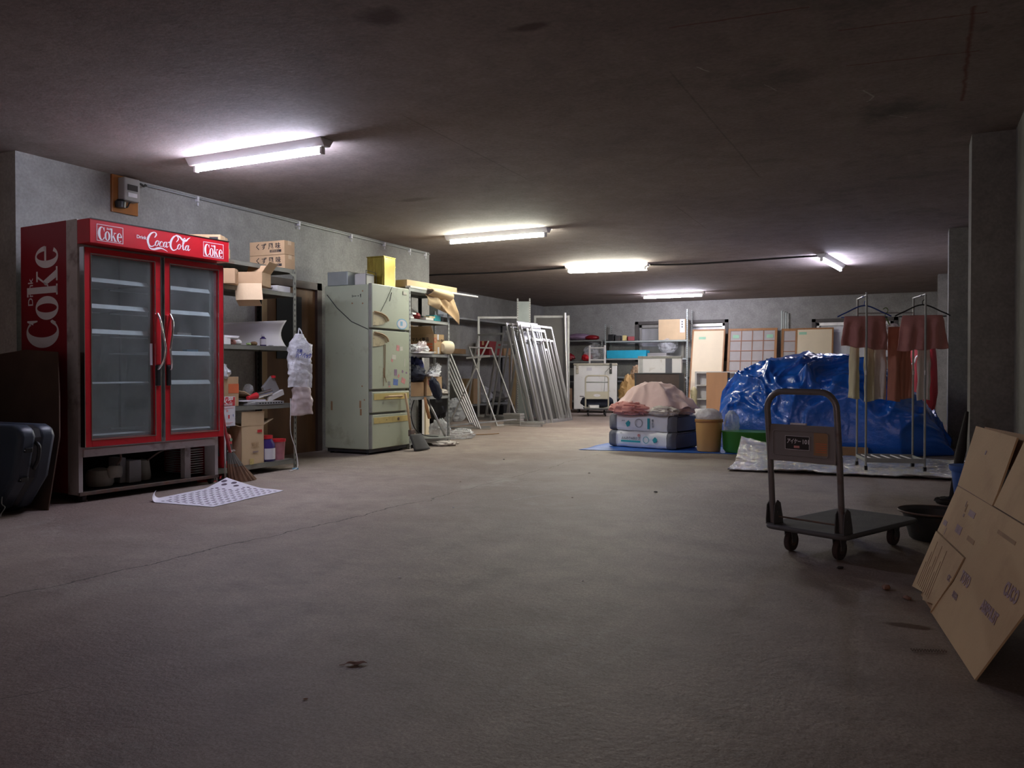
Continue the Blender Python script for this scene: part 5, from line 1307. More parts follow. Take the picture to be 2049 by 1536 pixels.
fusuma('cream papered sliding panel with wooden frame, left of the lattice panel', (-4.665, 18.72, 0), .76, 1.96, 16, (.16, 1.72)).rotation_euler.x = R(-14)
s = shoji('large shoji lattice panel with orange wooden frame between cream panel and post', (-3.86, 18.90, 0), 1.09, 1.95, 4, 8, 14)
for x in (.11, .86): MB().box(x, x + .14, .002, .005, 1.72, 1.80).build('green_tape', 'green_tape', s)
s.rotation_euler.x = R(-12)
s = shoji('shoji lattice panel mostly hidden behind the right-hand cream panel', (-2.70, 19.02, 0), .62, 1.93, 2, 8, 12); s.rotation_euler.x = R(-12)
fusuma('right-hand cream papered sliding panel with green tape near its top corner', (-2.38, 18.94, 0), .79, 1.93, 12, (.07, 1.78)).rotation_euler.x = R(-12)
hd = thing('black_board', 'wide black framed board standing behind the blue tarpaulin', 'board', (-2.84, 18.3, 0), 0)
MB().box(.0, 1.40, .01, .05, 0, 1.17).build('board', 'wood_dark', hd); MB().box(-.02, 1.42, 0, .06, 1.16, 1.20).build('frame', 'black_plastic', hd)
st = thing('steel_posts', 'bundle of tall grey shelf posts standing against the back wall', 'posts', (-2.72, 19.455, 0), 0)
for k in range(4): MB().box(.0 + k * .045, .036 + k * .045, .0, .03, 0, 2.30 - .02 * k).build('post', 'shelf_grey' if k % 2 == 0 else 'post_grey', st, bevel=.003)
# white bookcase with a brown board case in front
bc = thing('bookcase', 'low white bookcase below the cream sliding panel', 'bookcase', (-4.08, 17.0, 0), 0)
m = MB(); m.box(0, .04, 0, .3, 0, .92).box(1.06, 1.10, 0, .3, 0, .92).box(.04, 1.06, 0, .3, .88, .92).box(.04, 1.06, 0, .3, 0, .05).box(.53, .57, 0.005, .3, .05, .88); m.build('case', 'white_paint', bc, bevel=.003)
MB().box(.04, 1.06, .285, .298, .05, .88).build('back', 'label_white', bc)
for z in (.35, .635): MB().box(.04, .53, .01, .285, z - .012, z + .012).build('shelf', 'white_paint', bc); MB().box(.57, 1.06, .01, .285, z - .012, z + .012).build('shelf', 'white_paint', bc)
bb = thing('board_case', 'brown wooden board case standing in front of the white bookcase', 'board case', (-3.78, 16.72, 0), 0)
MB().box(0, .42, 0, .02, 0, .90).build('front', 'plywood_box', bb, bevel=.002); MB().box(.40, .42, .02, .24, 0, .90).box(0, .02, .02, .24, 0, .90).build('side', 'wood_dark', bb)
tag(crumple('white_heap', 'white_card', (.30, .26, .18), (-3.88, 16.4, 0), 0, .15, 2.4, 61, 24), 'white rounded bundle on the floor before the bookcase', 'bundle')
small_box('small_appliance', 'small dark and beige appliance beside the white bundle', 'appliance', (-4.08, 16.3, 0), (.14, .14, .22), 'dark_steel', 20, .01)
tag(crumple('covered_machine', 'dark_red', (.36, .34, 1.50), (.12, 14.2, 0), 0, .14, 1.8, 62, 30, power=.7), 'tall dark reddish covered object in the corner behind the clothes rack', 'covered object')
tag(MB().tube(smooth_path([(-.05, 13.9, 1.02), (.0, 13.92, 1.05), (.03, 13.9, 1.14), (.10, 13.92, 1.16)]), .012, 8).tube(smooth_path([(.10, 13.92, 1.16), (.11, 13.98, 1.10), (.10, 14.08, .95)]), .012, 8).build('white_hose', 'white_paint', smooth=True), 'bent white hose in front of the dark reddish object', 'hose')

# ============================================================ tarpaulins, mattresses, tubs
mat('tarp_blue', (0.008, 0.13, 0.62), 0.24, var=0.12, scale=2.5, bump=0.28, bscale=14, spec=0.7, coat=0.35)
mat('tarp_flat', (0.03, 0.13, 0.50), 0.45, var=0.12, scale=3, bump=0.25, bscale=12)
gt = MB().grid(lambda u, v: (-3.50 + 2.35 * u + .04 * noise.noise(Vector((v * 4, 1, 0))), 8.94 + .36 * u + 1.9 * v + .03 * noise.noise(Vector((u * 7, 2, 0))), .004 + .006 * max(0, noise.noise(Vector((u * 9, v * 9, 3))))), 40, 30)
tag(gt.build('ground_sheet', 'tarp_flat', solid=.0015, smooth=True), 'blue ground sheet under the wrapped mattresses and tubs', 'tarpaulin')
ridge = lambda q: 1 - 2 * abs(noise.noise(q))
def tarp(u, v):
    # u runs left to right, v from the front hem over the top to the back hem
    X = -2.17 + 2.56 * u
    prof = [(0, .30), (.015, .60), (.05, .74), (.12, .90), (.21, .98), (.29, 1.03), (.40, 1.03), (.55, 1.02), (.66, .98), (.76, .80), (.86, .60), (.93, .34), (1, .05)]
    for (a, h0), (b, h1) in zip(prof, prof[1:]):
        if a <= u <= b: H = h0 + (h1 - h0) * (u - a) / (b - a); break
    front = [(0, .15), (.12, .02), (.35, -.02), (.6, .0), (.8, -.05), (1, .30)]
    for (a, h0), (b, h1) in zip(front, front[1:]):
        if a <= u <= b: fo = h0 + (h1 - h0) * (u - a) / (b - a); break
    hw = .92 * (1 - .35 * abs(u - .5) ** 2) ; a = PI * v
    c_, s_ = -math.cos(a), math.sin(a)
    ex = .52
    Y = 10.62 + fo * (1 - v) + hw * math.copysign(abs(c_) ** .80, c_)
    Z = H * abs(s_) ** ex
    q = Vector((X * .95, Y * .8, Z * 1.0 + 4))
    wq = q + Vector((noise.noise(q * 1.7), noise.noise(q * 1.7 + Vector((9, 0, 0))), noise.noise(q * 1.7 + Vector((0, 9, 0))))) * .9
    sharp = lambda p_, e: max(0, 1 - abs(noise.noise(p_)) * 3.2) ** e      # narrow raised creases
    big = .16 * noise.noise(q * 1.1) + .075 * sharp(wq * 1.25, 1.6) + .05 * sharp(wq * 2.1 + Vector((5, 2, 1)), 1.8)
    big += .050 * sharp(Vector((X * 2.2 + Z * 1.6, 5.0, Z * .8)) + (wq - q) * .4, 1.5) + .018 * sharp(wq * 4.6, 2) + .006 * noise.noise(q * 14)
    k = min(1, s_ * 2.2)
    Y += math.copysign(1, c_) * big * k * (1 if abs(c_) > .2 else abs(c_) / .2)
    Z += big * k * (.75 if s_ > .6 else .35) + (.05 * noise.noise(Vector((X * 2.2, Y * 2.5, 9))) if s_ > .8 else 0)
    X += .05 * noise.noise(q * 2) * k
    if u < .08: Y = 10.5 + (Y - 10.5) * (.55 + .45 * u / .08)
    return (X, Y, max(.006, Z))
tp_ = thing('tarpaulin', 'big heap covered by a glossy crumpled blue tarpaulin', 'tarpaulin')
MB().grid(tarp, 190, 130).build('sheet', 'tarp_blue', tp_, solid=.003, smooth=True)
def roll(x0, y0, z0, x1, y1, z1, r, seed):
    """a loose fold of tarpaulin lying on top"""
    def g(u, v):
        a = 2 * PI * v; p = Vector((x0 + (x1 - x0) * u, y0 + (y1 - y0) * u, z0 + (z1 - z0) * u)); w = r * (.55 + .75 * math.sin(PI * min(1, max(0, u))) ** .6)
        q = Vector((p.x * 5 + seed, math.cos(a) * 1.3, math.sin(a) * 1.3)); k = w * (1 + .35 * ridge(q) + .12 * ridge(q * 3))
        return (p.x, p.y + k * math.cos(a) * 1.5, p.z + k * math.sin(a) * .75)
    return MB().grid(g, 60, 30, closev=True).build('fold', 'tarp_blue', tp_, smooth=True)
roll(-1.72, 10.35, .96, -1.02, 10.3, .93, .105, 1)
roll(-1.30, 10.75, 1.02, -.45, 10.7, .98, .10, 4)
roll(-1.15, 10.0, .80, -.30, 9.95, .84, .08, 8)
small_box('timber_block', 'brown timber block peeping out under the blue tarpaulin', 'timber', (-.72, 9.70, 0), (.55, .16, .09), 'cardboard_brown', 3, .004)
# wrapped mattresses
def mattress(label, loc, rz, up):
    W, D, H = .90, .62, .185
    t = thing('wrapped_mattress', label, 'mattress', loc, rz, 'wrapped folded mattresses')
    def bag(x0, x1, mat_, name, bul=.014):
        pts = rounded_rect_path(.0, D, .0, H, .05, 5); n = len(pts)
        def g(u, v):
            x = x0 + (x1 - x0) * u; y, z = pts[int(round(v * n)) % n]
            cy, cz = y - D / 2, z - H / 2
            e = min(1, (x + .0) / .06, (W - x) / .06); e = max(.0, e); k = .86 + .14 * math.sin(e * PI / 2)
            q = Vector((x * 7, y * 6, z * 12 + up * 9)); w = bul * ridge(q) + .005 * ridge(q * 3)
            return (x, D / 2 + cy * (k + w / .3), max(0, H / 2 + cz * (k + w / .12)))
        return MB().grid(g, 18, n, closev=True).build(name, mat_, t, smooth=True)
    bag(0, .125, 'mattress_grey', 'end_section'); bag(.125, .80, 'mattress_white', 'wrapped_section', .008); bag(.80, W, 'mattress_grey', 'end_section')
    for x in (.002, W - .006): MB().prism([(y * .86 + .043, z * .86 + .013) for y, z in rounded_rect_path(0, D, 0, H, .05)], x, x + .004, 'yz').build('end_face', 'mattress_grey', t)
    for x in (.125, .80): MB().tube([(x, y, z) for y, z in rounded_rect_path(-.008, D + .004, .004, H + .006, .05)], .004, 6, closed=True).build('seam', 'mattress_white', t, smooth=True)
    y = -.018
    if up:
        MB().lathe([(.044, 0), (.052, 0), (.052, .001), (.044, .001), (.044, 0)], 26).build('round_print', 'aluminium_dull', t, loc=(.43, y, .095), rot=(PI / 2, 0, 0))
        MB().prism([(.25, .09), (.29, .125), (.315, .10), (.305, .06), (.275, .045)], y, y + .001, 'xz').build('teal_print', 'ink_teal', t)
        MB().box(.545, .575, y, y + .001, .03, .155).build('teal_band', 'ink_teal', t)
        for k, ch_ in enumerate('低反発'): text('lettering', ch_, .030, 'mattress_grey', t, (.60, y, .12 - .036 * k), bold=.0006)
        text('lettering', '寝心地', .014, 'mattress_grey', t, (.20, y, .115))
    else:
        text('lettering', 'ふんわり&低反発', .034, 'mattress_grey', t, (.20, y, .095), bold=.0006, sx=1.0)
        MB().box(.195, .46, y, y + .001, .060, .082).build('teal_band', 'ink_teal', t)
        MB().lathe([(.034, 0), (.040, 0), (.040, .001), (.034, .001), (.034, 0)], 26).build('round_print', 'ink_teal', t, loc=(.535, y, .095), rot=(PI / 2, 0, 0))
        MB().prism([(.62, .10), (.655, .135), (.685, .11), (.675, .075), (.64, .065)], y, y + .001, 'xz').build('teal_print', 'ink_teal', t)
        MB().lathe([(0, 0), (.018, 0), (.018, .001), (0, .001)], 16).build('pink_print', 'sticker_pink', t, loc=(.44, y, .145), rot=(PI / 2, 0, 0))
        text('lettering', '新品', .014, 'mattress_grey', t, (.185, y, .16))
    return t
mattress('plastic-wrapped folded mattress on the blue sheet, lower of two, wide Japanese print', (-3.345, 9.52, .012), -13, 0)
mattress('plastic-wrapped folded mattress, upper of two, under the pink cloth', (-3.345, 9.53, .205), -12, 1)
# pink cloth over clothes
def drape(cx, cy, rx, ry, ztop, zb, seed, folds=9, px=0.0):
    def g(u, v):
        a = 2 * PI * v; r = u
        fold = math.sin(a * folds + 3 * noise.noise(Vector((a, seed, 0)))) * .05 * r ** 2 + .07 * noise.noise(Vector((math.cos(a) * 2, math.sin(a) * 2, r * 2 + seed)))
        x = cx + px * (1 - r) + rx * r * math.cos(a) * (1 + fold); y = cy + ry * r * math.sin(a) * (1 + fold)
        z = zb + (ztop - zb) * (1 - r ** 1.9) + .055 * ridge(Vector((x * 3.2 + y, y * 4, seed))) * min(1, .3 + 2 * r) + .026 * ridge(Vector((x * 8, y * 8, seed)))
        return (x, y, z)
    return g
tag(MB().grid(drape(-2.80, 9.68, .50, .34, .74, .44, 3, px=-.02), 44, 96, closev=True).build('pink_cloth', 'cloth_pink', smooth=True, solid=.004), 'pale pink cloth draped over a pile on the wrapped mattresses', 'cloth')
tag(crumple('folded_clothes', 'cloth_rose', (.46, .22, .15), (-3.05, 9.46, .395), -10, .22, 3.0, 71, 34, power=.85), 'rose pink folded clothes sticking out below the pale pink cloth', 'clothes')
tag(crumple('folded_clothes', 'garment_white', (.34, .18, .11), (-2.62, 9.38, .395), -8, .25, 3.0, 72, 30), 'cream crumpled clothes at the front of the pile on the mattress', 'clothes')
tag(crumple('folded_clothes', 'cloth_pink', (.34, .24, .12), (-2.50, 9.72, .395), 0, .2, 2.6, 73, 30), 'pink clothes hanging at the right end of the mattress pile', 'clothes')
# tan tub with a bag over it, green tub
tn = thing('round_tub', 'tall tan round tub with a clear bag bulging out of the top', 'tub', (-2.09, 9.38, .012), 0)
MB().lathe([(0, 0), (.125, 0), (.130, .01), (.150, .345), (.156, .350), (.156, .362), (.146, .362), (.140, .33), (0, .33)], 34).build('tub_body', 'bin_tan', tn, smooth=40)
MB().lathe([(.151, .325), (.158, .33), (.158, .345), (.151, .347)], 34).build('rim', 'wood_orange', tn, smooth=40)
tag(crumple('clear_bag', 'white_film', (.29, .29, .17), (-2.09, 9.38, .30), 0, .06, 2.2, 74, 34, flat_bottom=False), 'clear plastic bag bulging from the tan tub', 'bag').location.z = .320
tag(crumple('clear_bag', 'clear_film', (.16, .16, .28), (-1.86, 9.50, .17), 0, .2, 2.4, 75, 26, flat_bottom=False), 'clear crumpled bag between tan tub and green tub', 'bag')
gr = thing('oval_tub', 'low green oval plastic tub in front of the blue tarpaulin', 'tub', (-1.61, 9.42, .012), 4)
MB().lathe([(0, .0), (.30, .0), (.325, .03), (.335, .215), (.345, .225), (.345, .235), (.330, .235), (.318, .03), (0, .012)], 44, (0, 0, 0), 1.0, .68).build('tub_body', 'bin_green', gr, smooth=40)
MB().lathe([(.329, .15), (.332, .235), (.336, .236)], 44, (0, 0, 0), 1.0, .68).build('rim', 'bin_green', gr, smooth=40)
# foil mat
m, nt, b = new_mat('foil'); v = obj_coord(nt); b.inputs['Metallic'].default_value = .95; b.inputs['Roughness'].default_value = .20; b.inputs['Base Color'].default_value = (.80, .79, .82, 1)
h_ = noise_node(nt, v, 22, detail=8, rough=.75, lo=.2, hi=.8); bn = nt.nodes.new('ShaderNodeBump'); bn.inputs['Strength'].default_value = .9; bn.inputs['Distance'].default_value = .06
nt.links.new(h_, bn.inputs['Height']); nt.links.new(bn.outputs[0], b.inputs['Normal'])
def foil(u, v):
    x = -1.53 + .30 * 0 + 2.0 * u; y = 7.63 + .12 * u + 1.62 * v
    x = x * 1.0 + (-.12 * v * (1 - u)); up = max(0, 1 - u * 2.6) * max(0, v - .35) / .65
    z = .012 + .20 * up ** 1.1 + .012 * max(0, noise.noise(Vector((x * 3, y * 5, 2)))) + .016 * abs(noise.noise(Vector((x * 6, y * 8, 1)))) + .014 * abs(noise.noise(Vector((x * 15, y * 17, 4)))) + (.014 * max(0, math.sin(x * 6 + 1)) if v < .04 else 0)
    return (x - .0, y - .30 * up, z)
tag(MB().grid(foil, 200, 130).build('foil_mat', ['foil'], smooth=True, solid=.008), 'crinkled silver foil mat on the floor under the clothes rack, corner turned up', 'mat')
# ============================================================ clothes rack with laundry
RW, RD = .49, .40
cr = thing('clothes_rack', 'light grey standing clothes rack with four posts on the foil mat', 'clothes rack', (-.388, 8.058, .018), 14)
for (x, y, h) in ((0, 0, 1.60), (RW, 0, 1.58), (0, RD, 1.58), (RW, RD, 1.58)):
    p = MB().cyl((x, y, .04), (x, y, h), .0095, 12).build('post', 'post_grey', cr, smooth=50)
    MB().cyl((x, y, .86), (x, y, .90), .0125, 12).build('joint', 'aluminium', p, smooth=50)
    m = MB(); m.cyl((x - .012, y, .022), (x + .012, y, .022), .022, 14); m.build('caster', 'black_plastic', cr, smooth=40)
for x in (0, RW): MB().cyl((x, -.02, 1.575), (x, RD + .02, 1.575), .008, 10).build('side_rail', 'aluminium', cr, smooth=50)
MB().cyl((0, RD, 1.44), (RW, RD, 1.44), .006, 10).build('back_rail', 'post_grey', cr, smooth=50)
for y in (0, RD): MB().box(0, RW, y - .012, y + .012, .075, .115).build('base_bar', 'post_grey', cr, bevel=.004)
for x in (0, RW): MB().box(x - .010, x + .010, 0, RD, .08, .11).build('base_side', 'post_grey', cr, bevel=.004)
for k in range(5): MB().cyl((.06 + k * .085, .01, .105), (.04 + k * .085, RD - .01, .105), .006, 8).build('base_slat', 'label_white', cr, smooth=50)
def rk(x, y, z):
    a = R(14); return (-.388 + x * math.cos(a) - y * math.sin(a), 8.058 + x * math.sin(a) + y * math.cos(a), z + .018)
def hanger(label, x, y, z, w, m, rz=14):
    t = thing('clothes_hanger', label, 'hanger', rk(x, y, z), rz)
    MB().tube(smooth_path([(-w / 2, 0, -.10), (-w * .35, 0, -.065), (0, 0, .0), (w * .35, 0, -.065), (w / 2, 0, -.10)]), .006, 8).build('shoulder_bar', m, t, smooth=True)
    MB().tube([(-w * .43, 0, -.105), (w * .43, 0, -.105)], .005, 8).build('trouser_bar', m, t, smooth=True)
    MB().tube(smooth_path([(0, 0, 0), (.0, 0, .03), (.02, 0, .05), (.02, 0, .075), (.0, 0, .088), (-.018, 0, .074)]), .004, 8).build('hook', m, t, smooth=True)
    return t
hanger('blue plastic hanger on the left side rail of the clothes rack', .0, .10, 1.49, .46, 'blue_hanger')
hanger('black plastic hanger on the right side rail of the clothes rack', RW - .0, .10, 1.49, .46, 'black_plastic')
hanger('green and white hanger in the middle of the clothes rack', .24, RD - .02, 1.40, .10, 'green_toy')
def garment(label, x, y, ztop, w0, w1, h, d, m, seed, waves=5, cat='garment', name='garment', slant=0.0, group=None, rz=14):
    def g(u, v):
        a = 2 * PI * u; w = w0 + (w1 - w0) * v ** .8; dd = d * (.35 + .65 * min(1, v * 3))
        cx = w / 2 * math.cos(a); cy = dd / 2 * math.sin(a)
        cy += .018 * min(1, v * 2) * math.sin(cx * waves * 18 + seed + v * 1.5) + .014 * noise.noise(Vector((cx * 9, v * 4, seed)))
        z = -h * v + slant * cx * v + .006 * math.sin(cx * 40 + seed) * v
        return (cx + .01 * noise.noise(Vector((v * 4, seed, a))), cy, z)
    o = MB().grid(g, 72, 26, closeu=True).build(name, m, smooth=True, solid=.003, loc=rk(x, y, ztop), rot=(0, 0, R(rz)))
    return tag(o, label, cat, group)
garment('pink folded garment hanging on the blue hanger, left of the rack', .0, .09, 1.395, .335, .40, .29, .07, 'garment_pink', 1, 3, slant=-.12)
garment('pink folded garment hanging on the black hanger, right of the rack', RW, .09, 1.395, .33, .42, .31, .07, 'garment_pink', 4, 3, slant=.06)
legs = [(-.055, .24, 1.16, .075, .095, .52, 'garment_cream', 'cream trouser leg hanging at the far left behind the pink garment'),
        (.075, .26, 1.16, .075, .09, .545, 'garment_cream', 'cream trouser leg hanging right of the left-hand post'),
        (.175, .30, 1.16, .10, .115, .53, 'garment_white', 'whitish garment hanging between the two posts'),
        (.285, .22, 1.30, .10, .105, .68, 'garment_peach', 'peach-red garment hanging in the middle of the rack'),
        (.375, .27, 1.26, .11, .135, .62, 'garment_peach', 'peach and cream garment hanging right of the middle'),
        (.545, .27, 1.16, .10, .115, .53, 'garment_white', 'whitish garment hanging behind the right-hand pink garment')]
for i, (x, y, z, w0, w1, h, m_, lab) in enumerate(legs):
    garment(lab, x, y, z, w0, w1, h, .05, m_, i * 2 + 10, 4, name='hanging_garment')
tag(MB().tube([rk(-.12, .27, 1.20), rk(.62, .27, 1.20)], .004, 6).build('laundry_line', 'post_dark', smooth=True), 'thin dark line strung across the rack behind the pink garments', 'line')
tag(crumple('clothes_pegs', 'clear_film', (.14, .05, .10), rk(.28, .26, 1.22), 14, .3, 4, 80, 18, flat_bottom=False), 'bunch of clear clothes pegs above the peach garment', 'clothes pegs')

# ============================================================ big platform trolley in the foreground
t1, x0, x1, fy, h = trolley('grey platform trolley with folding push handle in the right foreground', (-.675, 4.294, 0), -24.8, .43, .745, .822, .140, 'deck_mat', 'trolley_grey', 'trolley_panel', 0, .0150, .05, .055, corner=.085)
for z, s_ in ((.56, 1),):
    pz0, pz1 = .465, .645; y = fy(.55)
    pl = MB().box(x0 + .008, x1 - .008, y - .006, y + .006, pz0, pz1).build('panel', 'trolley_panel', t1, bevel=.004)
    W_ = x1 - x0 - .016
    MB().tube([(a, y - .0065, b_) for a, b_ in rounded_rect_path(x0 + .030, x1 - .045, pz0 + .030, pz1 - .030, .015)], .0028, 6, closed=True).build('pressed_rim', 'trolley_panel', pl, smooth=True)
    px_ = lambda f_: x0 + .008 + W_ * f_
    MB().box(px_(.255), px_(.625), y - .0085, y - .006, .525, .592).build('name_plate', 'ink_black', pl)
    m = MB(); a, b_, c_, d_ = px_(.255), px_(.625), .525, .592
    for q in ((a, b_, c_, c_ + .002), (a, b_, d_ - .002, d_), (a, a + .002, c_, d_), (b_ - .002, b_, c_, d_)): m.box(q[0], q[1], y - .0092, y - .0085, q[2], q[3])
    m.build('plate_border', 'label_white', pl)
    text('lettering', 'アイケー', .026, 'label_white', pl, (a + .008, y - .0090, .557), bold=.0008, shear=.25, sx=.74)
    text('lettering', '101', .029, 'label_white', pl, (a + .090, y - .0090, .556), bold=.0008)
    MB().box(a + .048, a + .078, y - .0090, y - .0085, .534, .545).build('small_mark', 'sticker_pink', pl)
    MB().box(px_(.685), px_(.90), y - .0072, y - .006, .505, .612).build('warning_sticker', 'brown_tape', pl, label='faded orange warning sticker')
    for k in range(5): MB().box(px_(.71), px_(.875), y - .0076, y - .0072, .520 + k * .010, .523 + k * .010).build('fine_print', 'orange_print', pl)
for x, s_ in ((x0, -1), (x1, 1)):
    bk_ = MB(); prof = [(-.028, .138), (.052, .138), (.052, .165), (.030, .245), (.005, .260), (-.022, .235), (-.030, .165)]
    bk_.prism([(yy + .03, zz) for yy, zz in prof], x - .024, x - .019, 'yz').prism([(yy + .03, zz) for yy, zz in prof], x + .019, x + .024, 'yz')
    bk_.box(x - .024, x + .024, .0, .085, .139, .145).cyl((x - .028, .035, .20), (x + .028, .035, .20), .008, 10)
    bk_.build('hinge_bracket', 'bumper_grey', t1, bevel=.0015)
MB().cyl((x0, .045, .176), (x1, .045, .176), .0045, 8).build('release_rod', 'rusty_steel', t1, smooth=50)
for x, y in ((.085, .105), (.345, .105), (.085, .64), (.345, .64)):
    w = MB().cyl((x - .014, y, .050), (x + .014, y, .050), .050, 26).build('wheel', 'wheel_rubber', t1, bevel=.006, smooth=50)
    MB().cyl((x - .016, y, .050), (x + .016, y, .050), .022, 16).build('hub', 'rusty_steel', w, smooth=50)
    MB().prism([(-.018 + y, .045), (.012 + y, .045), (.030 + y, .112), (-.030 + y, .112)], x - .022, x - .018, 'yz').prism([(-.018 + y, .045), (.012 + y, .045), (.030 + y, .112), (-.030 + y, .112)], x + .018, x + .022, 'yz')\
        .box(x - .024, x + .024, y - .035, y + .035, .108, .116).build('fork', 'bumper_grey', t1)
small_box('spring_clip', 'small white and black clip lying on the trolley panel top', 'clip', from_frame(t1, .195, fy(.55), .6455), (.085, .012, .009), 'label_white', -24.8)

# ============================================================ flattened carton leaning in the right foreground
P1_ = Vector((.164, 2.744, .004)); cu_ = Vector((-.14871, .98888, 0)); cv_ = Vector((.30897, .046464, .949936)); cn_ = cv_.cross(cu_)
lc = thing('flattened_carton', 'large opened-out tan carton with faint violet print leaning at the right', 'cardboard box', P1_, 0)
lc.rotation_euler = Matrix((-cu_, cv_.cross(-cu_), cv_)).transposed().to_euler()
# local frame: x towards the near corner, z up the board, y away from the room
def board(name, pts, m, y0=0.0, y1=.006, parent=None, **k):
    return MB().prism([(-a, b_) for a, b_ in pts], y0, y1, 'xz').build(name, m, parent or lc, **k)
mat('carton_face', (0.52, 0.36, 0.205), 0.85, var=0.10, scale=2.2, bump=0.06, bscale=70, dirt=(0.40, 0.26, 0.15), dirt_amt=0.45, dirt_scale=3)
mat('carton_print', (0.34, 0.245, 0.27), 0.85, var=0.2, scale=30)
mat('carton_line', (0.33, 0.21, 0.125), 0.9, var=0.2)
board('panel', [(0, 0), (.69, .004), (.70, .0), (.565, .163), (.528, .262), (1.047, .262), (1.0, .464), (-.30, .468), (-.168, .261)], 'carton_face')
board('lower_flap', [(.575, .163), (.69, .004), (.70, .035), (.86, .006), (.885, .030), (1.10, .0), (1.049, .258), (.536, .258)], 'carton_face', -.004, .001)
f1 = board('upper_flap', [(1.002, .468), (1.065, .715), (.476, .712), (.457, .515), (.462, .468)], 'carton_face')
f2 = board('upper_flap', [(.452, .470), (.395, .705), (-.36, .72), (-.30, .470)], 'carton_face', .002, .008)
board('back_layer', [(1.0, .60), (1.06, .722), (.10, .735), (.05, .60)], 'cardboard_brown', .030, .036)
board('back_panel', [(.30, .0), (.98, .0), (.98, .45), (.10, .45)], 'cardboard_brown', .012, .018)
for a, b_, c_, d_ in ((-.29, .996, .4655, .4675), (.53, 1.045, .259, .261)): board('fold_line', [(a, c_), (b_, c_), (b_, d_), (a, d_)], 'carton_line', -.0012, .0)
for s_, a, b_, size, bold in (('TOTO', .500, .186, .052, .0022), ('ABSPHLBT', .185, .170, .048, .0018), ('CUCO', .045, .262, .055, .002), ('CPC', .640, .150, .030, .0006), ('RIKEN', .52, .120, .030, .0006)):
    text('printing', s_, size, 'carton_print', lc, (-a, -.0052 if a > .57 else -.0012, b_), bold=bold, sx=.82)
for (a, b_, w, h_, m_) in ((.780, .412, .008, .022, 'ink_faded'), (.765, .395, .016, .030, 'carton_line'), (.70, .392, .09, .022, 'carton_print'), (.79, .31, .085, .030, 'carton_print'), (.93, .27, .010, .028, 'ink_faded'),
                           (.60, .315, .10, .016, 'carton_line'), (1.0, .30, .06, .02, 'carton_print'), (.30, .40, .20, .012, 'carton_line'), (.785, .62, .016, .016, 'carton_print'), (.76, .375, .016, .012, 'ink_faded')):
    board('printing', [(a, b_), (a - w, b_), (a - w, b_ + h_), (a, b_ + h_)], m_, -.0012, 0)
for k in range(9): board('ruled_line', [(1.03 - k * .030, .03), (1.026 - k * .030, .03), (1.016 - k * .030, .13 + .05 * (k % 3)), (1.020 - k * .030, .13 + .05 * (k % 3))], 'carton_line', -.0052, -.004)

# ============================================================ other things at the right side
bs_ = thing('metal_basin', 'round dull grey metal basin on the floor behind the trolley', 'basin', (.105, 5.0, 0), 0)
MB().lathe([(0, 0), (.115, 0), (.125, .008), (.160, .135), (.182, .146), (.184, .152), (.178, .154), (.154, .140), (.118, .014), (0, .010)], 40).build('bowl', 'dark_steel', bs_, smooth=40)
MB().lathe([(.178, .150), (.183, .147), (.186, .152), (.183, .157), (.178, .150)], 40).build('rim', 'rusty_steel', bs_, smooth=40)
bk2 = thing('bucket', 'blue plastic bucket at the foot of the nearest visible pillar', 'bucket', (.345, 6.33, 0), 0)
MB().lathe([(0, 0), (.085, 0), (.09, .01), (.118, .255), (.126, .26), (.126, .272), (.114, .27), (.086, .014), (0, .012)], 30).build('bucket_body', 'bucket_blue', bk2, smooth=40)
MB().lathe([(.121, .235), (.130, .25), (.130, .274), (.123, .274)], 30).build('rim', 'bucket_blue', bk2, smooth=40)
tag(MB().tube([(.24, 6.52, .003), (.30, 6.62, .35), (.34, 6.70, .62)], [.02, .035, .012], 10).build('folded_umbrella', 'dark_cloth', smooth=True), 'dark folded umbrella leaning against the pillar behind the blue bucket', 'umbrella')
tag(crumple('dirty_rag', 'dark_red', (.16, .12, .03), (.17, 6.0, 0), 20, .3, 3, 91, 20), 'small dark red rag on the floor before the blue bucket', 'rag')
tag(crumple('dirty_rag', 'dark_cloth', (.12, .10, .05), (.20, 6.35, 0), 0, .3, 3, 92, 20), 'small black rag on the floor left of the blue bucket', 'rag')
sp_ = MB(); pts = []
for i in range(150):
    a = i * .55; t_ = i / 149; pts.append((-.005 + .105 * t_, 2.945 + .035 * t_ + .004 * math.cos(a), .006 + .004 * math.sin(a)))
tag(sp_.tube(pts, .0012, 5).build('coil_spring', 'rusty_steel', smooth=True), 'thin coil spring lying on the floor at the foot of the big carton', 'spring')

# ============================================================ left foreground: case, board, printed sheet
sc_ = thing('suitcase', 'dark blue-grey hard suitcase standing left of the red cooler', 'suitcase', (-4.90, 3.20, 0), 0)
out = [(-1.0, .0), (-.36, .0), (-.24, .045), (-.07, .24), (.0, .50), (-.02, .555), (-.08, .575), (-1.0, .575)]
MB().prism(out, 0, .115, 'xz').build('front_shell', 'suitcase_blue', sc_, bevel=.03, seg=4, smooth=40)
MB().prism(out, .125, .24, 'xz').build('back_shell', 'suitcase_blue', sc_, bevel=.03, seg=4, smooth=40)
MB().prism([(a * .985 - .005, b_ * .985 + .004) for a, b_ in out], .10, .14, 'xz').build('closing_band', 'black_plastic', sc_)
MB().tube(smooth_path([(-.035, .115, .47), (.01, .115, .44), (.0, .115, .36), (-.045, .115, .30)]), .012, 8).build('carry_handle', 'black_plastic', sc_, smooth=True)
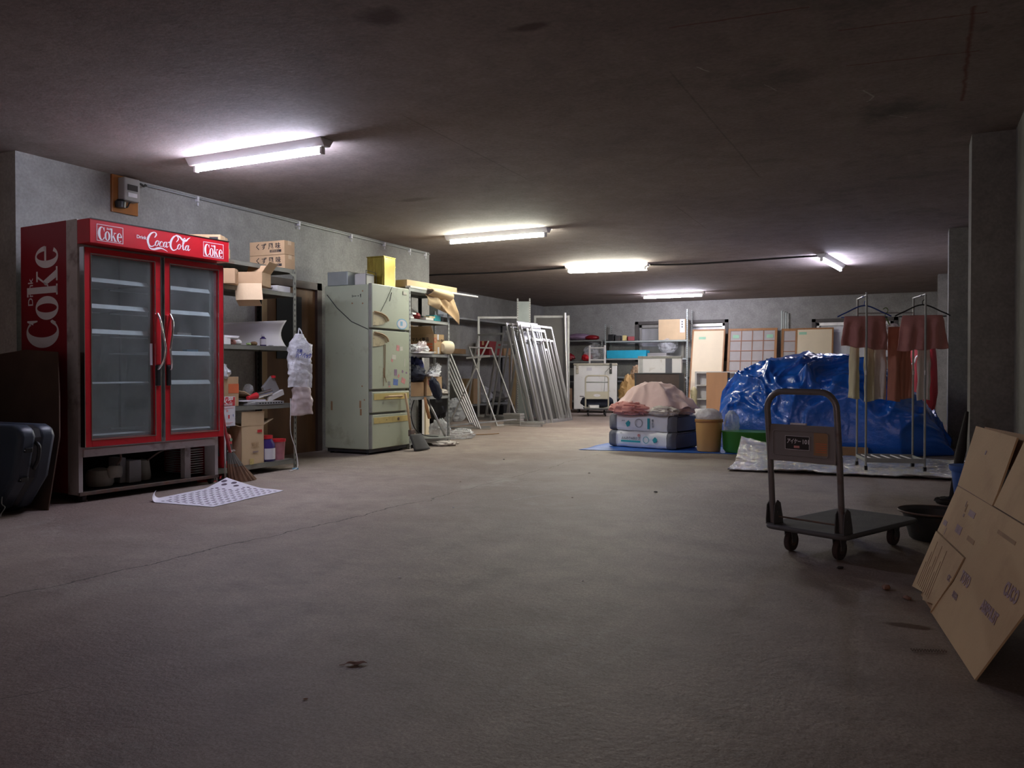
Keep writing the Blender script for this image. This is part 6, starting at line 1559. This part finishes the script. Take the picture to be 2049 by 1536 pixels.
for x, z in ((-.045, .505), (-.10, .285), (-.03, .42), (-.075, .235)):
    l_ = MB().box(x - .02, x + .02, .04, .09, z - .015, z + .015).build('latch', 'black_plastic', sc_, bevel=.005)
    MB().lathe([(0, -.008), (.008, 0), (0, .008)], 10, (x + .012, .045, z)).build('rivet', 'chrome', l_, smooth=True)
MB().tube(smooth_path([(-.17, -.005, .13), (-.15, -.02, .09), (-.12, -.02, .07), (-.15, -.025, .03), (-.15, -.03, .012)]), .003, 6).build('strap', 'post_grey', sc_, smooth=True)
tag(crumple('yellow_tag', 'yellow', (.05, .04, .022), (-5.14, 3.10, 0), 0, .3, 3, 95, 16), 'small yellow flower-shaped tag on the floor by the suitcase', 'tag')
lb = thing('cardboard_sheet', 'dark brown cardboard sheet leaning behind the suitcase against the cooler', 'cardboard', (-5.10, 3.50, 0), 0)
lb.rotation_euler = (R(-11), 0, 0)
MB().prism([(-.80, 0), (.02, 0), (.01, .48), (-.07, .78), (-.16, 1.06), (-.50, 1.08), (-.80, 1.05)], 0, .008, 'xz').build('sheet', 'cardboard_dark', lb)
# sheet with printed spots
A_, B_, C_, D_ = Vector((-4.83, 4.02, 0)), Vector((-4.20, 4.06, 0)), Vector((-4.30, 4.86, 0)), Vector((-4.95, 4.93, 0))
def psheet(u, v):
    p = A_ * (1 - u) * (1 - v) + B_ * u * (1 - v) + C_ * u * v + D_ * (1 - u) * v
    z = .003 + .006 * max(0, noise.noise(Vector((u * 3, v * 3, 1))))
    k = max(0, 1 - (u + v) / .20)
    lift = max(0, (v - .72) / .28) * max(0, 1 - u * 1.6)
    z += .055 * lift ** 1.2
    if k > 0:
        a = k * 2.2; d = Vector((.72, .69, 0)); r = .045; s = k * .13
        p = p + d * (s - r * math.sin(min(a, PI))) * 1.0; z += r * (1 - math.cos(a))
    return (p.x, p.y, z)
ps = thing('printed_sheet', 'white sheet printed with rows of dark spots, curling at one corner, on the floor', 'paper', (0, 0, 0), 0)
mb = MB().grid(psheet, 170, 170)
spots = []
for i in range(8):
    for j in range(11):
        u = .10 + i * .112; v = .07 + j * .083
        if u + v < .27 or (v > .8 and u < .35): continue
        spots += [(u, v, .022, .013), (u + .040, v + .032, .026, .015)]
spots += [(u, v, .035, .030) for u, v in ((.05, .93), (.20, .95), (.13, .87), (.30, .90))]
grid_ = {}
for (u, v, a, b) in spots:
    for i in range(max(0, int((u - a) * 169)), min(169, int((u + a) * 169) + 1)):
        for j in range(max(0, int((v - b) * 169)), min(169, int((v + b) * 169) + 1)):
            if (((i + .5) / 169 - u) / a) ** 2 + (((j + .5) / 169 - v) / b) ** 2 < 1: grid_[i * 169 + j] = 1
mb.m = [grid_.get(k, 0) for k in range(len(mb.f))]
mb.build('sheet', ['paper_lilac', 'paper_dots'], ps, solid=.0015, smooth=True)
# litter on the floor
lf = thing('dead_leaf', 'curled brown dead leaf lying alone on the foreground floor', 'leaf', (-1.54, 2.06, 0), 35)
MB().grid(lambda u, v: (-.035 + .07 * u, (v - .5) * .030 * math.sin(PI * min(.98, max(.02, u))), .003 + .006 * abs(v - .5) * 2 * math.sin(PI * u) + .003 * math.sin(u * 9)), 16, 7).build('blade', 'leaf_brown', lf, solid=.0008, smooth=True)
MB().tube([(-.035, 0, .003), (-.050, -.004, .004)], .0012, 6).build('stalk', 'leaf_brown', lf)
bits = [((-1.738, 6.023), .028, 'ink_black', 'small black stone lying on the open floor'), ((-1.50, 1.78), .012, 'leaf_brown', 'tiny brown chip in front of the dead leaf'),
        ((-.10, 3.75), .05, 'leaf_brown', 'brown leaf fragment at the left foot of the big carton'), ((-.02, 3.62), .04, 'leaf_brown', 'second brown leaf fragment beside the big carton'),
        ((-2.02, 3.02), .014, 'label_white', 'tiny white chip on the middle of the floor'), ((-2.75, 4.75), .016, 'label_white', 'tiny white chip near the floor crack'),
        ((-2.6, 6.9), .022, 'ink_black', 'tiny dark chip on the far open floor'), ((-1.28, 3.32), .012, 'label_white', 'tiny white chip right of the floor centre'),
        ((-2.2, 5.5), .018, 'ink_faded', 'tiny brown chip beyond the centre of the floor'), ((-3.8, 7.6), .02, 'ink_black', 'tiny dark chip near the green refrigerator'),
        ((-.30, 4.05), .03, 'ink_black', 'small dark scrap under the big platform trolley'), ((-3.35, 5.9), .02, 'ink_faded', 'tiny brown chip on the floor beyond the crack')]
for i, ((x, y), s_, m_, lab) in enumerate(bits):
    tag(crumple('litter', m_, (s_, s_ * .6, s_ * .35), (x, y, 0), i * 40, .25, 2.5, 100 + i, 10), lab, 'litter')
tag(MB().tube(smooth_path([(-5.75, 10.38, .006), (-5.60, 10.44, .010), (-5.45, 10.52, .016), (-5.38, 10.60, .020)]), .007, 6).build('twig', 'brown_tape', smooth=True), 'thin bent strip of wood on the floor beyond the far rack', 'twig')
